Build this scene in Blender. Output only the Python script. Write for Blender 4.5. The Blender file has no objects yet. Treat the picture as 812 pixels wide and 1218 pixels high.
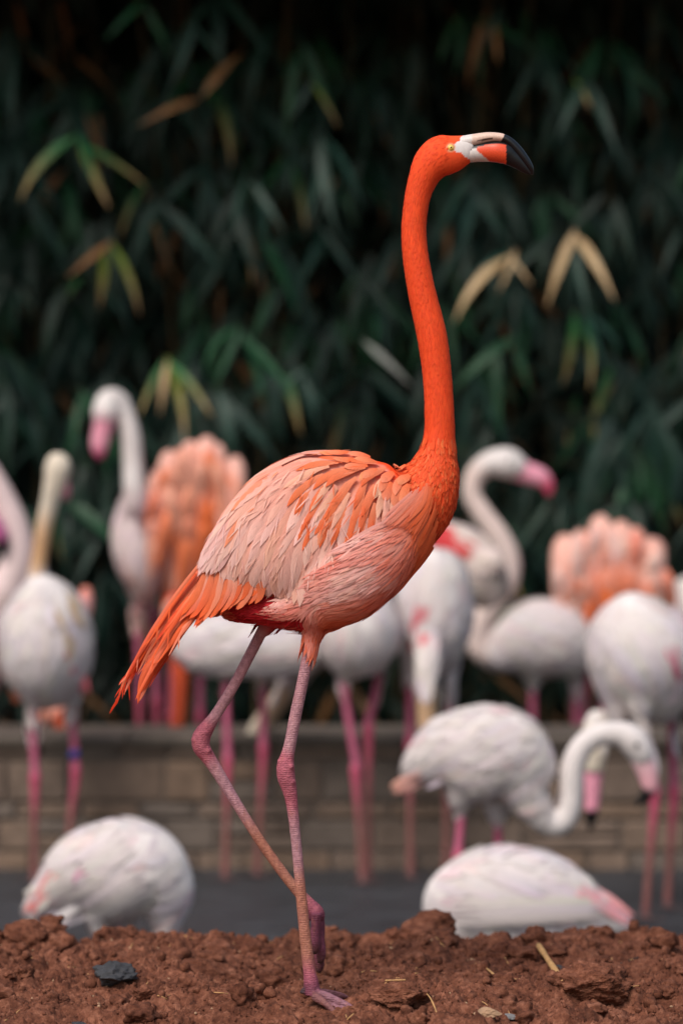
import bpy, math, random
import numpy as np
from mathutils import Vector, Matrix
from mathutils.bvhtree import BVHTree
from mathutils.kdtree import KDTree

random.seed(7); np.random.seed(7)
scene = bpy.context.scene
COL = scene.collection

# ------------------------------------------------------------------ camera, sky, sun, exposure
KPX, CAMY, CZ = 3152.0, -4.0, 0.74          # focal length in photo pixels, camera place
cam = bpy.data.cameras.new('camera'); camo = bpy.data.objects.new('camera', cam); COL.objects.link(camo)
camo.location = (0, CAMY, CZ); camo.rotation_euler = (math.radians(90), 0, 0)
cam.sensor_fit = 'VERTICAL'; cam.sensor_height = 36.0; cam.lens = 36.0 * KPX / 1218.0
cam.clip_start = 0.1; cam.clip_end = 500
cam.dof.use_dof = True; cam.dof.focus_distance = 3.95; cam.dof.aperture_fstop = cam.lens / 38.0
scene.camera = camo

SUN_DIR = Vector((-0.30, -0.52, 0.80)).normalized()        # towards the sun
world = bpy.data.worlds.new('World'); scene.world = world; world.use_nodes = True
wn = world.node_tree; bg = wn.nodes['Background']
sky = wn.nodes.new('ShaderNodeTexSky'); sky.sky_type = 'NISHITA'; sky.sun_disc = False
sky.sun_elevation = math.asin(SUN_DIR.z); sky.sun_rotation = math.atan2(SUN_DIR.x, SUN_DIR.y)
sky.air_density = 1.6; sky.dust_density = 4.0
wn.links.new(sky.outputs[0], bg.inputs[0]); bg.inputs[1].default_value = 0.085
sun = bpy.data.lights.new('sun', 'SUN'); sun.energy = 1.5; sun.angle = math.radians(28); sun.color = (1.0, 0.95, 0.89)
suno = bpy.data.objects.new('sun', sun); COL.objects.link(suno); suno.location = (0, -2, 8)
suno.rotation_euler = SUN_DIR.to_track_quat('Z', 'Y').to_euler()
vs = scene.view_settings; vs.view_transform = 'Standard'; vs.look = 'None'; vs.gamma = 1.0
vs.use_curve_mapping = False; vs.exposure = 0.58
scene.cycles.max_bounces = 6; scene.cycles.diffuse_bounces = 3; scene.cycles.use_denoising = True

# ------------------------------------------------------------------ helpers
def sc(Y): return KPX / (Y - CAMY)
def W(px, py, Y):
    s = sc(Y); return Vector(((px - 406) / s, Y, CZ + (609 - py) / s))
def PX(p):
    s = sc(p[1]); return 406 + p[0] * s, 609 - (p[2] - CZ) * s
def lin(c):
    c = c / 255.0
    return c / 12.92 if c <= 0.04045 else ((c + 0.055) / 1.055) ** 2.4
def C(r, g, b): return np.array((lin(r), lin(g), lin(b)))
def floor_z(Y):
    if Y >= 2.9: return -0.36
    return -0.36 - 0.39 * min(1.0, (2.9 - Y) / 1.3)

def tag(o, label=None, cat=None, group=None, kind=None):
    if label: o['label'] = label
    if cat: o['category'] = cat
    if group: o['group'] = group
    if kind: o['kind'] = kind
    return o
def empty(name, loc, label=None, cat=None, group=None):
    o = bpy.data.objects.new(name, None); COL.objects.link(o); o.location = loc; o.empty_display_size = 0.05
    return tag(o, label, cat, group)
def place(o, parent):
    """vertices are in world space: cancel the root's place"""
    if parent is not None:
        o.parent = parent
        root = parent
        o.location = -Vector(root.location) if root.parent is None else (0, 0, 0)
    return o

class MB:
    def __init__(s): s.v = []; s.f = []; s.c = []; s.uv = []; s.n = 0
    def add(s, v, f, c=None, uv=None):
        v = np.asarray(v, float)
        s.v.append(v); s.f += [tuple(i + s.n for i in q) for q in f]
        if c is not None: s.c.append(np.broadcast_to(np.asarray(c, float), (len(v), 3)))
        if uv is not None: s.uv.append(np.asarray(uv, float))
        s.n += len(v)
    def mesh(s, name, mat, smooth=True):
        me = bpy.data.meshes.new(name)
        V = np.concatenate(s.v) if s.v else np.zeros((0, 3))
        me.from_pydata(V.tolist(), [], s.f)
        if s.c:
            set_cols(me, np.concatenate(s.c))
        if s.uv:
            uvs = np.concatenate(s.uv); lay = me.uv_layers.new(name='UVMap')
            idx = np.zeros(len(me.loops), dtype=np.int32); me.loops.foreach_get('vertex_index', idx)
            lay.data.foreach_set('uv', uvs[idx].astype(np.float32).ravel())
        if mat: me.materials.append(mat)
        if smooth: me.polygons.foreach_set('use_smooth', [True] * len(me.polygons))
        me.update(); return me
    def build(s, name, mat, parent=None, smooth=True):
        o = bpy.data.objects.new(name, s.mesh(name, mat, smooth)); COL.objects.link(o)
        return place(o, parent)
def set_cols(me, cols):
    a = me.color_attributes.new(name='Col', type='FLOAT_COLOR', domain='POINT')
    d = np.ones((len(me.vertices), 4), dtype=np.float32); d[:, :3] = cols
    a.data.foreach_set('color', d.ravel())

# ------------------------------------------------------------------ materials
def newmat(name):
    m = bpy.data.materials.new(name); m.use_nodes = True
    nt = m.node_tree; return m, nt, nt.nodes['Principled BSDF']
def N(nt, t, **k):
    n = nt.nodes.new(t)
    for a, b in k.items(): setattr(n, a, b)
    return n
def ramp(nt, fac, stops):
    r = N(nt, 'ShaderNodeValToRGB'); e = r.color_ramp.elements
    e[0].position, e[0].color = stops[0][0], (*stops[0][1], 1)
    e[1].position, e[1].color = stops[-1][0], (*stops[-1][1], 1)
    for p, c in stops[1:-1]:
        x = e.new(p); x.color = (*c, 1)
    nt.links.new(fac, r.inputs[0]); return r.outputs[0]
def mul(nt, a, b, mode='MULTIPLY', fac=1.0):
    m = N(nt, 'ShaderNodeMix', data_type='RGBA', blend_type=mode); m.inputs[0].default_value = fac
    nt.links.new(a, m.inputs[6]); nt.links.new(b, m.inputs[7]); return m.outputs[2]
def noise(nt, scale, detail=4, rough=0.6, vec=None):
    n = N(nt, 'ShaderNodeTexNoise'); n.inputs['Scale'].default_value = scale
    n.inputs['Detail'].default_value = detail; n.inputs['Roughness'].default_value = rough
    if vec is not None: nt.links.new(vec, n.inputs['Vector'])
    return n.outputs[0]
def bump(nt, h, bs, strength=0.3, dist=0.002):
    b = N(nt, 'ShaderNodeBump'); b.inputs['Strength'].default_value = strength; b.inputs['Distance'].default_value = dist
    nt.links.new(h, b.inputs['Height']); nt.links.new(b.outputs[0], bs.inputs['Normal'])
def objco(nt): return N(nt, 'ShaderNodeTexCoord').outputs['Object']
def g3(v): return (v, v, v)

def mat_plumage(name, rough=0.8, lo=0.82, hi=1.1, scale=180, stretch=(1, 1, 1), bstr=0.35):
    m, nt, b = newmat(name)
    at = N(nt, 'ShaderNodeAttribute', attribute_name='Col')
    mp = N(nt, 'ShaderNodeMapping'); mp.inputs['Scale'].default_value = stretch
    nt.links.new(objco(nt), mp.inputs[0])
    f = noise(nt, scale, 5, 0.65, mp.outputs[0])
    big = noise(nt, 14, 3, 0.5, objco(nt))
    col = mul(nt, at.outputs['Color'], ramp(nt, f, [(0.3, g3(lo)), (0.7, g3(hi))]))
    col = mul(nt, col, ramp(nt, big, [(0.3, g3(0.9)), (0.7, g3(1.05))]))
    nt.links.new(col, b.inputs['Base Color'])
    b.inputs['Roughness'].default_value = rough; b.inputs['Specular IOR Level'].default_value = 0.2
    bump(nt, f, b, bstr, 0.003)
    return m
def mat_feather(name, rough=0.65):
    m, nt, b = newmat(name)
    at = N(nt, 'ShaderNodeAttribute', attribute_name='Col')
    uv = N(nt, 'ShaderNodeTexCoord').outputs['UV']
    oi = N(nt, 'ShaderNodeObjectInfo')
    # barbs run out from the shaft: v' = |v-.5|
    sep = N(nt, 'ShaderNodeSeparateXYZ'); nt.links.new(uv, sep.inputs[0])
    ab = N(nt, 'ShaderNodeMath', operation='SUBTRACT'); nt.links.new(sep.outputs[1], ab.inputs[0]); ab.inputs[1].default_value = 0.5
    ab2 = N(nt, 'ShaderNodeMath', operation='ABSOLUTE'); nt.links.new(ab.outputs[0], ab2.inputs[0])
    ph = N(nt, 'ShaderNodeMath', operation='MULTIPLY_ADD'); nt.links.new(ab2.outputs[0], ph.inputs[0]); ph.inputs[1].default_value = -0.35
    nt.links.new(sep.outputs[0], ph.inputs[2])
    comb = N(nt, 'ShaderNodeCombineXYZ'); nt.links.new(ph.outputs[0], comb.inputs[0]); nt.links.new(oi.outputs['Random'], comb.inputs[2])
    nt.links.new(sep.outputs[1], comb.inputs[1])
    mp = N(nt, 'ShaderNodeMapping'); mp.inputs['Scale'].default_value = (34, 1.5, 37); nt.links.new(comb.outputs[0], mp.inputs[0])
    f1 = noise(nt, 1.0, 3, 0.6, mp.outputs[0])
    mp2 = N(nt, 'ShaderNodeMapping'); mp2.inputs['Scale'].default_value = (3, 15, 11); nt.links.new(comb.outputs[0], mp2.inputs[0])
    f2 = noise(nt, 1.0, 3, 0.6, mp2.outputs[0])
    col = mul(nt, at.outputs['Color'], ramp(nt, f1, [(0.3, g3(0.86)), (0.7, g3(1.07))]))
    col = mul(nt, col, ramp(nt, f2, [(0.3, (0.93, 0.88, 0.87)), (0.65, g3(1.04))]))
    nt.links.new(col, b.inputs['Base Color'])
    b.inputs['Roughness'].default_value = rough; b.inputs['Specular IOR Level'].default_value = 0.22
    bump(nt, mul(nt, f1, f2, 'ADD', 0.6), b, 0.14, 0.001)
    tr = N(nt, 'ShaderNodeBsdfTranslucent'); nt.links.new(col, tr.inputs[0])
    mx = N(nt, 'ShaderNodeMixShader'); mx.inputs[0].default_value = 0.14
    out = nt.nodes['Material Output']
    nt.links.new(b.outputs[0], mx.inputs[1]); nt.links.new(tr.outputs[0], mx.inputs[2]); nt.links.new(mx.outputs[0], out.inputs[0])
    return m
def mat_leg(name):
    m, nt, b = newmat(name)
    at = N(nt, 'ShaderNodeAttribute', attribute_name='Col')
    oc = objco(nt)
    sp = noise(nt, 150, 5, 0.7, oc)
    wv = N(nt, 'ShaderNodeTexWave', wave_type='BANDS', bands_direction='Z'); wv.inputs['Scale'].default_value = 95
    wv.inputs['Distortion'].default_value = 6.0; wv.inputs['Detail'].default_value = 2; wv.inputs['Detail Scale'].default_value = 3
    nt.links.new(oc, wv.inputs[0])
    mp = N(nt, 'ShaderNodeMapping'); mp.inputs['Scale'].default_value = (1, 1, 0.25); nt.links.new(oc, mp.inputs[0])
    st = noise(nt, 120, 4, 0.7, mp.outputs[0])
    col = mul(nt, at.outputs['Color'], ramp(nt, sp, [(0.35, (0.70, 0.62, 0.66)), (0.65, (1.16, 1.14, 1.12))]))
    col = mul(nt, col, ramp(nt, wv.outputs[0], [(0.0, g3(0.94)), (0.5, g3(1.02))]))
    dirt = ramp(nt, st, [(0.58, (0, 0, 0)), (0.72, (1, 1, 1))])
    mixd = N(nt, 'ShaderNodeMix', data_type='RGBA'); nt.links.new(dirt, mixd.inputs[0])
    nt.links.new(col, mixd.inputs[6]); mixd.inputs[7].default_value = (*C(176, 112, 84), 1)
    sc_ = N(nt, 'ShaderNodeMix', data_type='RGBA'); sc_.inputs[0].default_value = 0.42
    nt.links.new(col, sc_.inputs[6]); nt.links.new(mixd.outputs[2], sc_.inputs[7])
    nt.links.new(sc_.outputs[2], b.inputs['Base Color'])
    b.inputs['Roughness'].default_value = 0.55; b.inputs['Specular IOR Level'].default_value = 0.35
    bump(nt, mul(nt, sp, wv.outputs[0], 'ADD', 0.35), b, 0.8, 0.002)
    return m
def mat_col(name, rough=0.4, spec=0.5):
    m, nt, b = newmat(name)
    at = N(nt, 'ShaderNodeAttribute', attribute_name='Col')
    f = noise(nt, 420, 4, 0.6, objco(nt))
    nt.links.new(mul(nt, at.outputs['Color'], ramp(nt, f, [(0.3, g3(0.86)), (0.7, g3(1.08))])), b.inputs['Base Color'])
    b.inputs['Roughness'].default_value = rough; b.inputs['Specular IOR Level'].default_value = spec
    bump(nt, f, b, 0.12, 0.001)
    return m
def mat_flat(name, c, rough=0.6, var=0.25, scale=30, bstr=0.2, spec=0.4, c2=None, dist=0.004):
    m, nt, b = newmat(name)
    oc = objco(nt)
    f = noise(nt, scale, 6, 0.62, oc)
    c2 = np.array(c) * (1 - var) if c2 is None else np.array(c2)
    hi = np.minimum(np.array(c) * (1 + var * 0.6), 0.95)
    nt.links.new(ramp(nt, f, [(0.32, tuple(c2)), (0.52, tuple(c)), (0.72, tuple(hi))]), b.inputs['Base Color'])
    b.inputs['Roughness'].default_value = rough; b.inputs['Specular IOR Level'].default_value = spec
    bump(nt, f, b, bstr, dist)
    return m

M_PLUM = mat_plumage('soft_plumage')
M_NECK = mat_plumage('orange_down', rough=0.72, lo=0.9, hi=1.06, scale=150, stretch=(1.6, 1.6, 0.45), bstr=0.12)
M_FEATH = mat_feather('feather')
M_LEG = mat_leg('leg_skin')
M_BILL = mat_col('bill_horn', 0.33, 0.5)
M_EYE = mat_col('eye', 0.12, 0.6)
M_BAND = mat_flat('blue_band_plastic', C(50, 60, 150), 0.4)

# ------------------------------------------------------------------ lofted shapes
def catmull(P, sub):
    P = np.asarray(P, float); n = len(P); out = []
    for i in range(n - 1):
        p0 = P[max(i - 1, 0)]; p1 = P[i]; p2 = P[i + 1]; p3 = P[min(i + 2, n - 1)]
        for k in range(sub):
            t = k / sub
            out.append(0.5 * ((2 * p1) + (-p0 + p2) * t + (2 * p0 - 5 * p1 + 4 * p2 - p3) * t * t + (-p0 + 3 * p1 - 3 * p2 + p3) * t ** 3))
    out.append(P[-1]); return np.array(out)
def loft_world(rows, n=18, sub=5):
    """rows: x,y,z,r,f,cr,cg,cb"""
    R = catmull(rows, sub); R[:, 3] = np.maximum(R[:, 3], 0.0008); R[:, 5:8] = np.clip(R[:, 5:8], 0, 1)
    m = len(R); V = []; Cc = []; F = []
    for i in range(m):
        t = Vector(R[min(i + 1, m - 1), :3] - R[max(i - 1, 0), :3])
        t = t.normalized() if t.length > 1e-9 else Vector((0, 0, 1))
        ax = Vector((0, 1, 0))
        if abs(t.y) > 0.93: ax = Vector((0, 0.3, 0.95))
        b = (ax - t * ax.dot(t)).normalized(); nn = t.cross(b)
        c = Vector(R[i, :3]); r = R[i, 3]; f = R[i, 4]
        for k in range(n):
            a = 2 * math.pi * k / n
            V.append(c + nn * (r * math.cos(a)) + b * (r * f * math.sin(a))); Cc.append(R[i, 5:8])
    for i in range(m - 1):
        for k in range(n):
            k2 = (k + 1) % n
            F.append((i * n + k, i * n + k2, (i + 1) * n + k2, (i + 1) * n + k))
    F.append(tuple(range(n))[::-1]); F.append(tuple((m - 1) * n + k for k in range(n)))
    return np.array(V), F, np.array(Cc)
def loft(st, Y, n=18, sub=5, f=1.0, col=None):
    """stations (px,py,r_px[,dY[,f[,colour]]]) at depth Y"""
    rows = []
    for s in st:
        dY = s[3] if len(s) > 3 else 0.0
        ff = s[4] if len(s) > 4 and s[4] is not None else f
        c = s[5] if len(s) > 5 else col
        p = W(s[0], s[1], Y + dY)
        rows.append((*p, s[2] / sc(Y + dY), ff, *c))
    return loft_world(rows, n, sub)

def remesh(lofts, voxel, smooth=3):
    mb = MB()
    for v, f, c in lofts: mb.add(v, f, c)
    me = mb.mesh('tmp', None)
    o = bpy.data.objects.new('tmp', me); COL.objects.link(o)
    r = o.modifiers.new('r', 'REMESH'); r.mode = 'VOXEL'; r.voxel_size = voxel; r.use_smooth_shade = True
    if smooth:
        s = o.modifiers.new('s', 'SMOOTH'); s.factor = 0.5; s.iterations = smooth
    dg = bpy.context.evaluated_depsgraph_get(); dg.update()
    out = bpy.data.meshes.new_from_object(o.evaluated_get(dg))
    bpy.data.objects.remove(o); bpy.data.meshes.remove(me)
    V = np.concatenate(mb.v); Cc = np.concatenate(mb.c)
    kd = KDTree(len(V))
    for i, p in enumerate(V): kd.insert(p, i)
    kd.balance()
    n = len(out.vertices); co = np.zeros(n * 3, dtype=np.float32); out.vertices.foreach_get('co', co); co = co.reshape(-1, 3)
    cols = np.zeros((n, 3))
    for i in range(n):
        hits = kd.find_n(co[i], 6); w = 0; a = 0
        for _, j, d in hits:
            q = 1.0 / (d + voxel * 0.6) ** 2; a = a + Cc[j] * q; w += q
        cols[i] = a / w
    return out, co, cols
def finish_body(me, cols, mat, root, name='body'):
    for a in list(me.color_attributes): me.color_attributes.remove(a)
    set_cols(me, cols); me.materials.clear(); me.materials.append(mat)
    me.polygons.foreach_set('use_smooth', [True] * len(me.polygons))
    o = bpy.data.objects.new(name, me); COL.objects.link(o); return place(o, root)
def bvh_of(me):
    return BVHTree.FromPolygons([v.co.copy() for v in me.vertices], [tuple(p.vertices) for p in me.polygons])
def camray(bvh, px, py):
    o = Vector((0, CAMY, CZ)); d = (W(px, py, 0) - o).normalized()
    h = bvh.ray_cast(o, d); return (h[0], h[1]) if h[0] is not None else (None, None)

# ------------------------------------------------------------------ feathers
def strip(P, Nn, width, c0, c1, tilt=0.0, camber=0.18, nv=5, tipw=0.25, rag=0.0, rootw=0.45, edge=1.0, rng=random):
    """a vane along the path P (list of Vector) with normals Nn"""
    m = len(P); V = []; Cc = []; U = []; F = []
    ph = rng.random() * 10
    for i in range(m):
        u = i / (m - 1)
        t = (P[min(i + 1, m - 1)] - P[max(i - 1, 0)]).normalized()
        s = t.cross(Nn[i]).normalized()
        prof = (rootw + (1 - rootw) * min(1, u / 0.35)) * (1 if u < 0.62 else math.sqrt(max(0.0, 1 - ((u - 0.62) / 0.38) ** 2)) * (1 - tipw) + tipw * (1 - (u - 0.62) / 0.38))
        c = c0 * (1 - u) + c1 * u
        for k in range(nv):
            v = (k / (nv - 1)) * 2 - 1
            ww = width * 0.5 * prof * (1 + rag * math.sin(17 * u + ph + 3 * v) * u)
            off = -camber * width * 0.5 * prof * v * v + tilt * v * width * 0.5
            V.append(P[i] + s * (v * ww) + Nn[i] * off)
            sh = edge if abs(v) > 0.9 else 1.0
            Cc.append(np.clip(c * sh, 0, 1)); U.append((u, k / (nv - 1)))
    for i in range(m - 1):
        for k in range(nv - 1):
            a = i * nv + k
            F.append((a, a + 1, a + nv + 1, a + nv))
    return V, F, Cc, U
def trace(bvh, p, n, flow, L, steps, off0, off1, jit=0.0):
    """walk along the surface following the flow (image directions)"""
    P = []; Nn = []; ds = L / (steps - 1); cur = p; nr = n
    ja = random.gauss(0, jit)
    for i in range(steps):
        u = i / (steps - 1)
        P.append(cur + nr * (off0 + (off1 - off0) * u)); Nn.append(nr)
        px, py = PX(cur); fx, fy = flow(px, py)
        ca, sa = math.cos(ja), math.sin(ja); fx, fy = fx * ca - fy * sa, fx * sa + fy * ca
        d = Vector((fx, 0, -fy)); d = d - nr * d.dot(nr)
        if d.length < 1e-5: break
        nxt = cur + d.normalized() * ds
        h = bvh.find_nearest(nxt)
        cur = h[0]; nr = (nr * 0.4 + h[1] * 0.6).normalized()
    return P, Nn
def field(ctrl, pw=2.2):
    A = np.array(ctrl, float)
    D = A[:, 2:4] / np.linalg.norm(A[:, 2:4], axis=1)[:, None]
    def f(px, py):
        w = 1.0 / ((A[:, 0] - px) ** 2 + (A[:, 1] - py) ** 2 + 60) ** pw
        d = (D * w[:, None]).sum(0); n = math.hypot(*d) + 1e-9
        return d[0] / n, d[1] / n
    return f
def inside(poly, x, y):
    c = False; j = len(poly) - 1
    for i in range(len(poly)):
        xi, yi = poly[i]; xj, yj = poly[j]
        if (yi > y) != (yj > y) and x < (xj - xi) * (y - yi) / (yj - yi) + xi: c = not c
        j = i
    return c
def surf_samples(me, n, rng):
    """random points on a mesh, by area"""
    nf = len(me.polygons); ar = np.zeros(nf, dtype=np.float32); me.polygons.foreach_get('area', ar)
    ce = np.zeros(nf * 3, dtype=np.float32); me.polygons.foreach_get('center', ce)
    no = np.zeros(nf * 3, dtype=np.float32); me.polygons.foreach_get('normal', no)
    idx = rng.choice(nf, n, p=ar / ar.sum())
    return ce.reshape(-1, 3)[idx], no.reshape(-1, 3)[idx]
def poisson(poly, step, rng, tries=4000):
    xs = [p[0] for p in poly]; ys = [p[1] for p in poly]; out = []
    for _ in range(tries):
        x = rng.uniform(min(xs), max(xs)); y = rng.uniform(min(ys), max(ys))
        if not inside(poly, x, y): continue
        if all((x - a) ** 2 + (y - b) ** 2 > step * step for a, b in out): out.append((x, y))
    return out
def jitc(c, k=0.08, rng=random):
    return np.clip(np.asarray(c) * (1 + rng.uniform(-k, k)) * np.array((1, 1 + rng.uniform(-k, k), 1 + rng.uniform(-k, k))), 0, 0.95)

# ------------------------------------------------------------------ soil (one sheet with real relief)
_perm = np.random.RandomState(3).permutation(4096)
def _hash(ix, iy, seed): return _perm[(_perm[(ix + seed * 131) & 4095] + iy) & 4095]
def pn(x, y, seed=0):
    ix = np.floor(x).astype(int); iy = np.floor(y).astype(int); fx = x - ix; fy = y - iy
    def g(dx, dy):
        a = _hash(ix + dx, iy + dy, seed) * (2 * math.pi / 4096)
        return np.cos(a) * (fx - dx) + np.sin(a) * (fy - dy)
    u = fx ** 3 * (fx * (fx * 6 - 15) + 10); v = fy ** 3 * (fy * (fy * 6 - 15) + 10)
    return ((g(0, 0) * (1 - u) + g(1, 0) * u) * (1 - v) + (g(0, 1) * (1 - u) + g(1, 1) * u) * v) * 1.5
def soil_h(x, y):
    x = np.asarray(x, float); y = np.asarray(y, float)
    wx = x + 0.02 * pn(x * 16, y * 16, 21); wy = y + 0.02 * pn(x * 16, y * 16, 22)
    h = 0.020 * pn(x * 3.1, y * 3.1, 1) + 0.024 * pn(wx * 8, wy * 8, 2)
    h += 0.030 * (np.abs(pn(wx * 17, wy * 17, 3)) - 0.25) * (0.35 + 0.8 * np.clip(pn(x * 5, y * 5, 9) + 0.4, 0, 1))
    h += 0.016 * (0.5 + np.clip(pn(x * 7, y * 7, 14) + .3, 0, 1)) * (np.abs(pn(wx * 38, wy * 38, 4)) - 0.25)
    h += 0.0085 * (np.abs(pn(wx * 85, wy * 85, 5)) - 0.25)
    h += 0.0042 * (np.abs(pn(wx * 170, wy * 170, 6)) - 0.25) + 0.0022 * pn(x * 330, y * 330, 7)
    # quieter where the standing foot rests
    k = np.exp(-(((x + 0.04) / 0.07) ** 2 + ((y + 0.03) / 0.09) ** 2))
    h = h * (1 - 0.8 * k)
    h = h - 0.021 * np.clip((y - 0.22) / 0.5, 0, 1)
    edge = 0.73 + 0.05 * pn(x * 2.2, x * 0 + 3.3, 11)
    t = np.clip((y - edge) / 0.62, 0, 1); h = h - 0.85 * t * t * (3 - 2 * t)
    return h
def axis(lo, hi, step, far_lo, far_hi):
    a = list(np.arange(lo, hi, step)); s = step
    l = [lo]; 
    while l[-1] > far_lo: s *= 1.18; l.append(l[-1] - s)
    s = step; r = [a[-1]]
    while r[-1] < far_hi: s *= 1.18; r.append(r[-1] + s)
    return np.array(l[1:][::-1] + a + r[1:])
ax_x = axis(-0.64, 0.64, 0.0024, -7, 7); ax_y = axis(-0.24, 0.93, 0.0026, -9, 1.55)
GX, GY_ = np.meshgrid(ax_x, ax_y); GZ = soil_h(GX, GY_)
nx, ny = len(ax_x), len(ax_y)
soil_me = bpy.data.meshes.new('soil')
vv = np.stack([GX, GY_, GZ], -1).reshape(-1, 3).astype(np.float32)
ii = (np.arange(ny - 1)[:, None] * nx + np.arange(nx - 1)[None, :]).ravel()
quads = np.stack([ii, ii + 1, ii + nx + 1, ii + nx], -1).astype(np.int32)
soil_me.vertices.add(len(vv)); soil_me.vertices.foreach_set('co', vv.ravel())
soil_me.loops.add(quads.size); soil_me.loops.foreach_set('vertex_index', quads.ravel())
soil_me.polygons.add(len(quads)); soil_me.polygons.foreach_set('loop_start', np.arange(0, quads.size, 4, dtype=np.int32))
soil_me.polygons.foreach_set('use_smooth', np.ones(len(quads), dtype=bool)); soil_me.update(calc_edges=True)
def mat_soil(name, k=1.0):
    m, nt, b = newmat(name); oc = objco(nt)
    f = noise(nt, 70, 8, 0.7, oc); g = noise(nt, 9, 4, 0.5, oc); h = noise(nt, 420, 4, 0.65, oc)
    a = ramp(nt, f, [(0.30, tuple(C(70, 42, 33) * k)), (0.5, tuple(C(118, 73, 56) * k)), (0.72, tuple(C(162, 110, 88) * k))])
    a = mul(nt, a, ramp(nt, g, [(0.34, (0.62, 0.57, 0.56)), (0.5, (0.96, 0.94, 0.93)), (0.7, (1.12, 1.1, 1.1))]))
    a = mul(nt, a, ramp(nt, h, [(0.3, g3(0.74)), (0.7, g3(1.14))]))
    nt.links.new(a, b.inputs['Base Color']); b.inputs['Roughness'].default_value = 0.92; b.inputs['Specular IOR Level'].default_value = 0.15
    bump(nt, mul(nt, f, h, 'ADD', 0.6), b, 0.7, 0.004)
    return m
M_SOIL = mat_soil('red_soil'); M_CLOD = mat_soil('red_clod', 0.96)
soil_me.materials.append(M_SOIL)
soil = bpy.data.objects.new('soil', soil_me); COL.objects.link(soil); tag(soil, kind='structure')
def soil_at(px, py):
    """ground point seen at a photo pixel"""
    Y = KPX * CZ / (py - 609) + CAMY
    for _ in range(6):
        X = (px - 406) / sc(Y); z = float(soil_h(X, Y)); Y = KPX * (CZ - z) / (py - 609) + CAMY
    return Vector(((px - 406) / sc(Y), Y, float(soil_h((px - 406) / sc(Y), Y))))

# pond floor, far ground and an added dark bank hiding sky behind the bamboo
def sheet(name, xs, ys, zf, mat):
    v = [(x, y, zf(x, y)) for y in ys for x in xs]; n = len(xs)
    f = [(j * n + i, j * n + i + 1, (j + 1) * n + i + 1, (j + 1) * n + i) for j in range(len(ys) - 1) for i in range(n - 1)]
    mb = MB(); mb.add(v, f); o = mb.build(name, mat); return tag(o, kind='structure')
def mat_pond():
    m, nt, b = newmat('wet_concrete'); oc = objco(nt)
    mp = N(nt, 'ShaderNodeMapping'); mp.inputs['Scale'].default_value = (1, 2.2, 1); nt.links.new(oc, mp.inputs[0])
    f = noise(nt, 5, 6, 0.6, mp.outputs[0]); g = noise(nt, 60, 4, 0.6, oc)
    a = ramp(nt, f, [(0.3, tuple(C(46, 47, 50))), (0.7, tuple(C(66, 67, 71)))])
    a = mul(nt, a, ramp(nt, g, [(0.3, g3(0.85)), (0.7, g3(1.1))]))
    nt.links.new(a, b.inputs['Base Color'])
    nt.links.new(ramp(nt, f, [(0.35, g3(0.4)), (0.65, g3(0.62))]), b.inputs['Roughness']); b.inputs['Specular IOR Level'].default_value = 0.3
    bump(nt, g, b, 0.25, 0.003); return m
sheet('pond_floor', np.linspace(-12, 12, 40), [1.0, 1.3, 1.6, 2.0, 2.4, 2.7, 2.9, 3.5, 4.2, 5.0, 7.0, 12.0], lambda x, y: floor_z(y), mat_pond())
M_BACKING = mat_flat('dark_leaf_litter', C(48, 40, 33), 0.95, 0.4, 18, 0.5, 0.1, dist=0.02)  # invented backing, coloured dark so gaps in the thicket read as shade
def backing_z(x, y):
    t = min(max((y - 8.4) / 2.6, 0), 1)
    return -0.34 + 5.4 * t + 0.12 * math.sin(3 * x + y) * math.sin(2.3 * y) * min(1, t * 4 + 0.3) + (0.0 if y < 11 else 0.2 * (y - 11))
sheet('dark_backing_bank', np.linspace(-12, 12, 60), [6.0, 6.6, 7.2, 7.8, 8.4, 8.8, 9.2, 9.6, 10.0, 10.5, 11.0, 14.0], lambda x, y: backing_z(x, y) - (0.08 if y < 6.1 else 0), M_BACKING)
sheet('ground', [-200, 200], [-200, 200], lambda x, y: -0.9, mat_flat('distant_ground', C(110, 90, 70), 0.95))

# ------------------------------------------------------------------ stone wall
WY0, WY1, WTOP = 4.16, 4.60, 0.05
def rock_block(x0, x1, y0, y1, z0, z1, j, rng):
    """a hewn block: chamfered box with a slightly uneven face"""
    e = 0.006; v = []
    xs = [x0, x0 + e, x1 - e, x1]; zs = [z0, z0 + e, z1 - e, z1]
    for jz, z in enumerate(zs):
        for jx, x in enumerate(xs):
            edge = (jx in (0, 3)) or (jz in (0, 3))
            v.append((x + rng.uniform(-j, j) * .5, y0 + (0.006 if edge else 0) + rng.uniform(-j, j), z + rng.uniform(-j, j) * .5))
    f = [(r * 4 + c, r * 4 + c + 1, r * 4 + c + 5, r * 4 + c + 4) for r in range(3) for c in range(3)]
    b0 = len(v); v += [(x0, y1, z0), (x1, y1, z0), (x1, y1, z1), (x0, y1, z1)]
    f += [(0, 4, 8, 12, b0 + 3, b0), (3, b0 + 1, b0 + 2, 15, 11, 7), (0, b0, b0 + 1, 3, 2, 1), (12, 13, 14, 15, b0 + 2, b0 + 3), (b0, b0 + 3, b0 + 2, b0 + 1)]
    return v, f
wall = empty('stone_wall', (0, WY0, -0.36), 'low stone block wall with pale coping dividing the pond behind the soil', 'wall')
M_STONES = [mat_flat('stone_a', C(120, 101, 88), 0.85, 0.3, 14, 0.5), mat_flat('stone_b', C(116, 99, 88), 0.85, 0.3, 17, 0.5),
            mat_flat('stone_c', C(110, 98, 90), 0.85, 0.3, 15, 0.5), mat_flat('stone_d', C(122, 101, 86), 0.85, 0.32, 12, 0.5), mat_flat('stone_e', C(108, 92, 82), 0.85, 0.3, 16, 0.5)]
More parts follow.
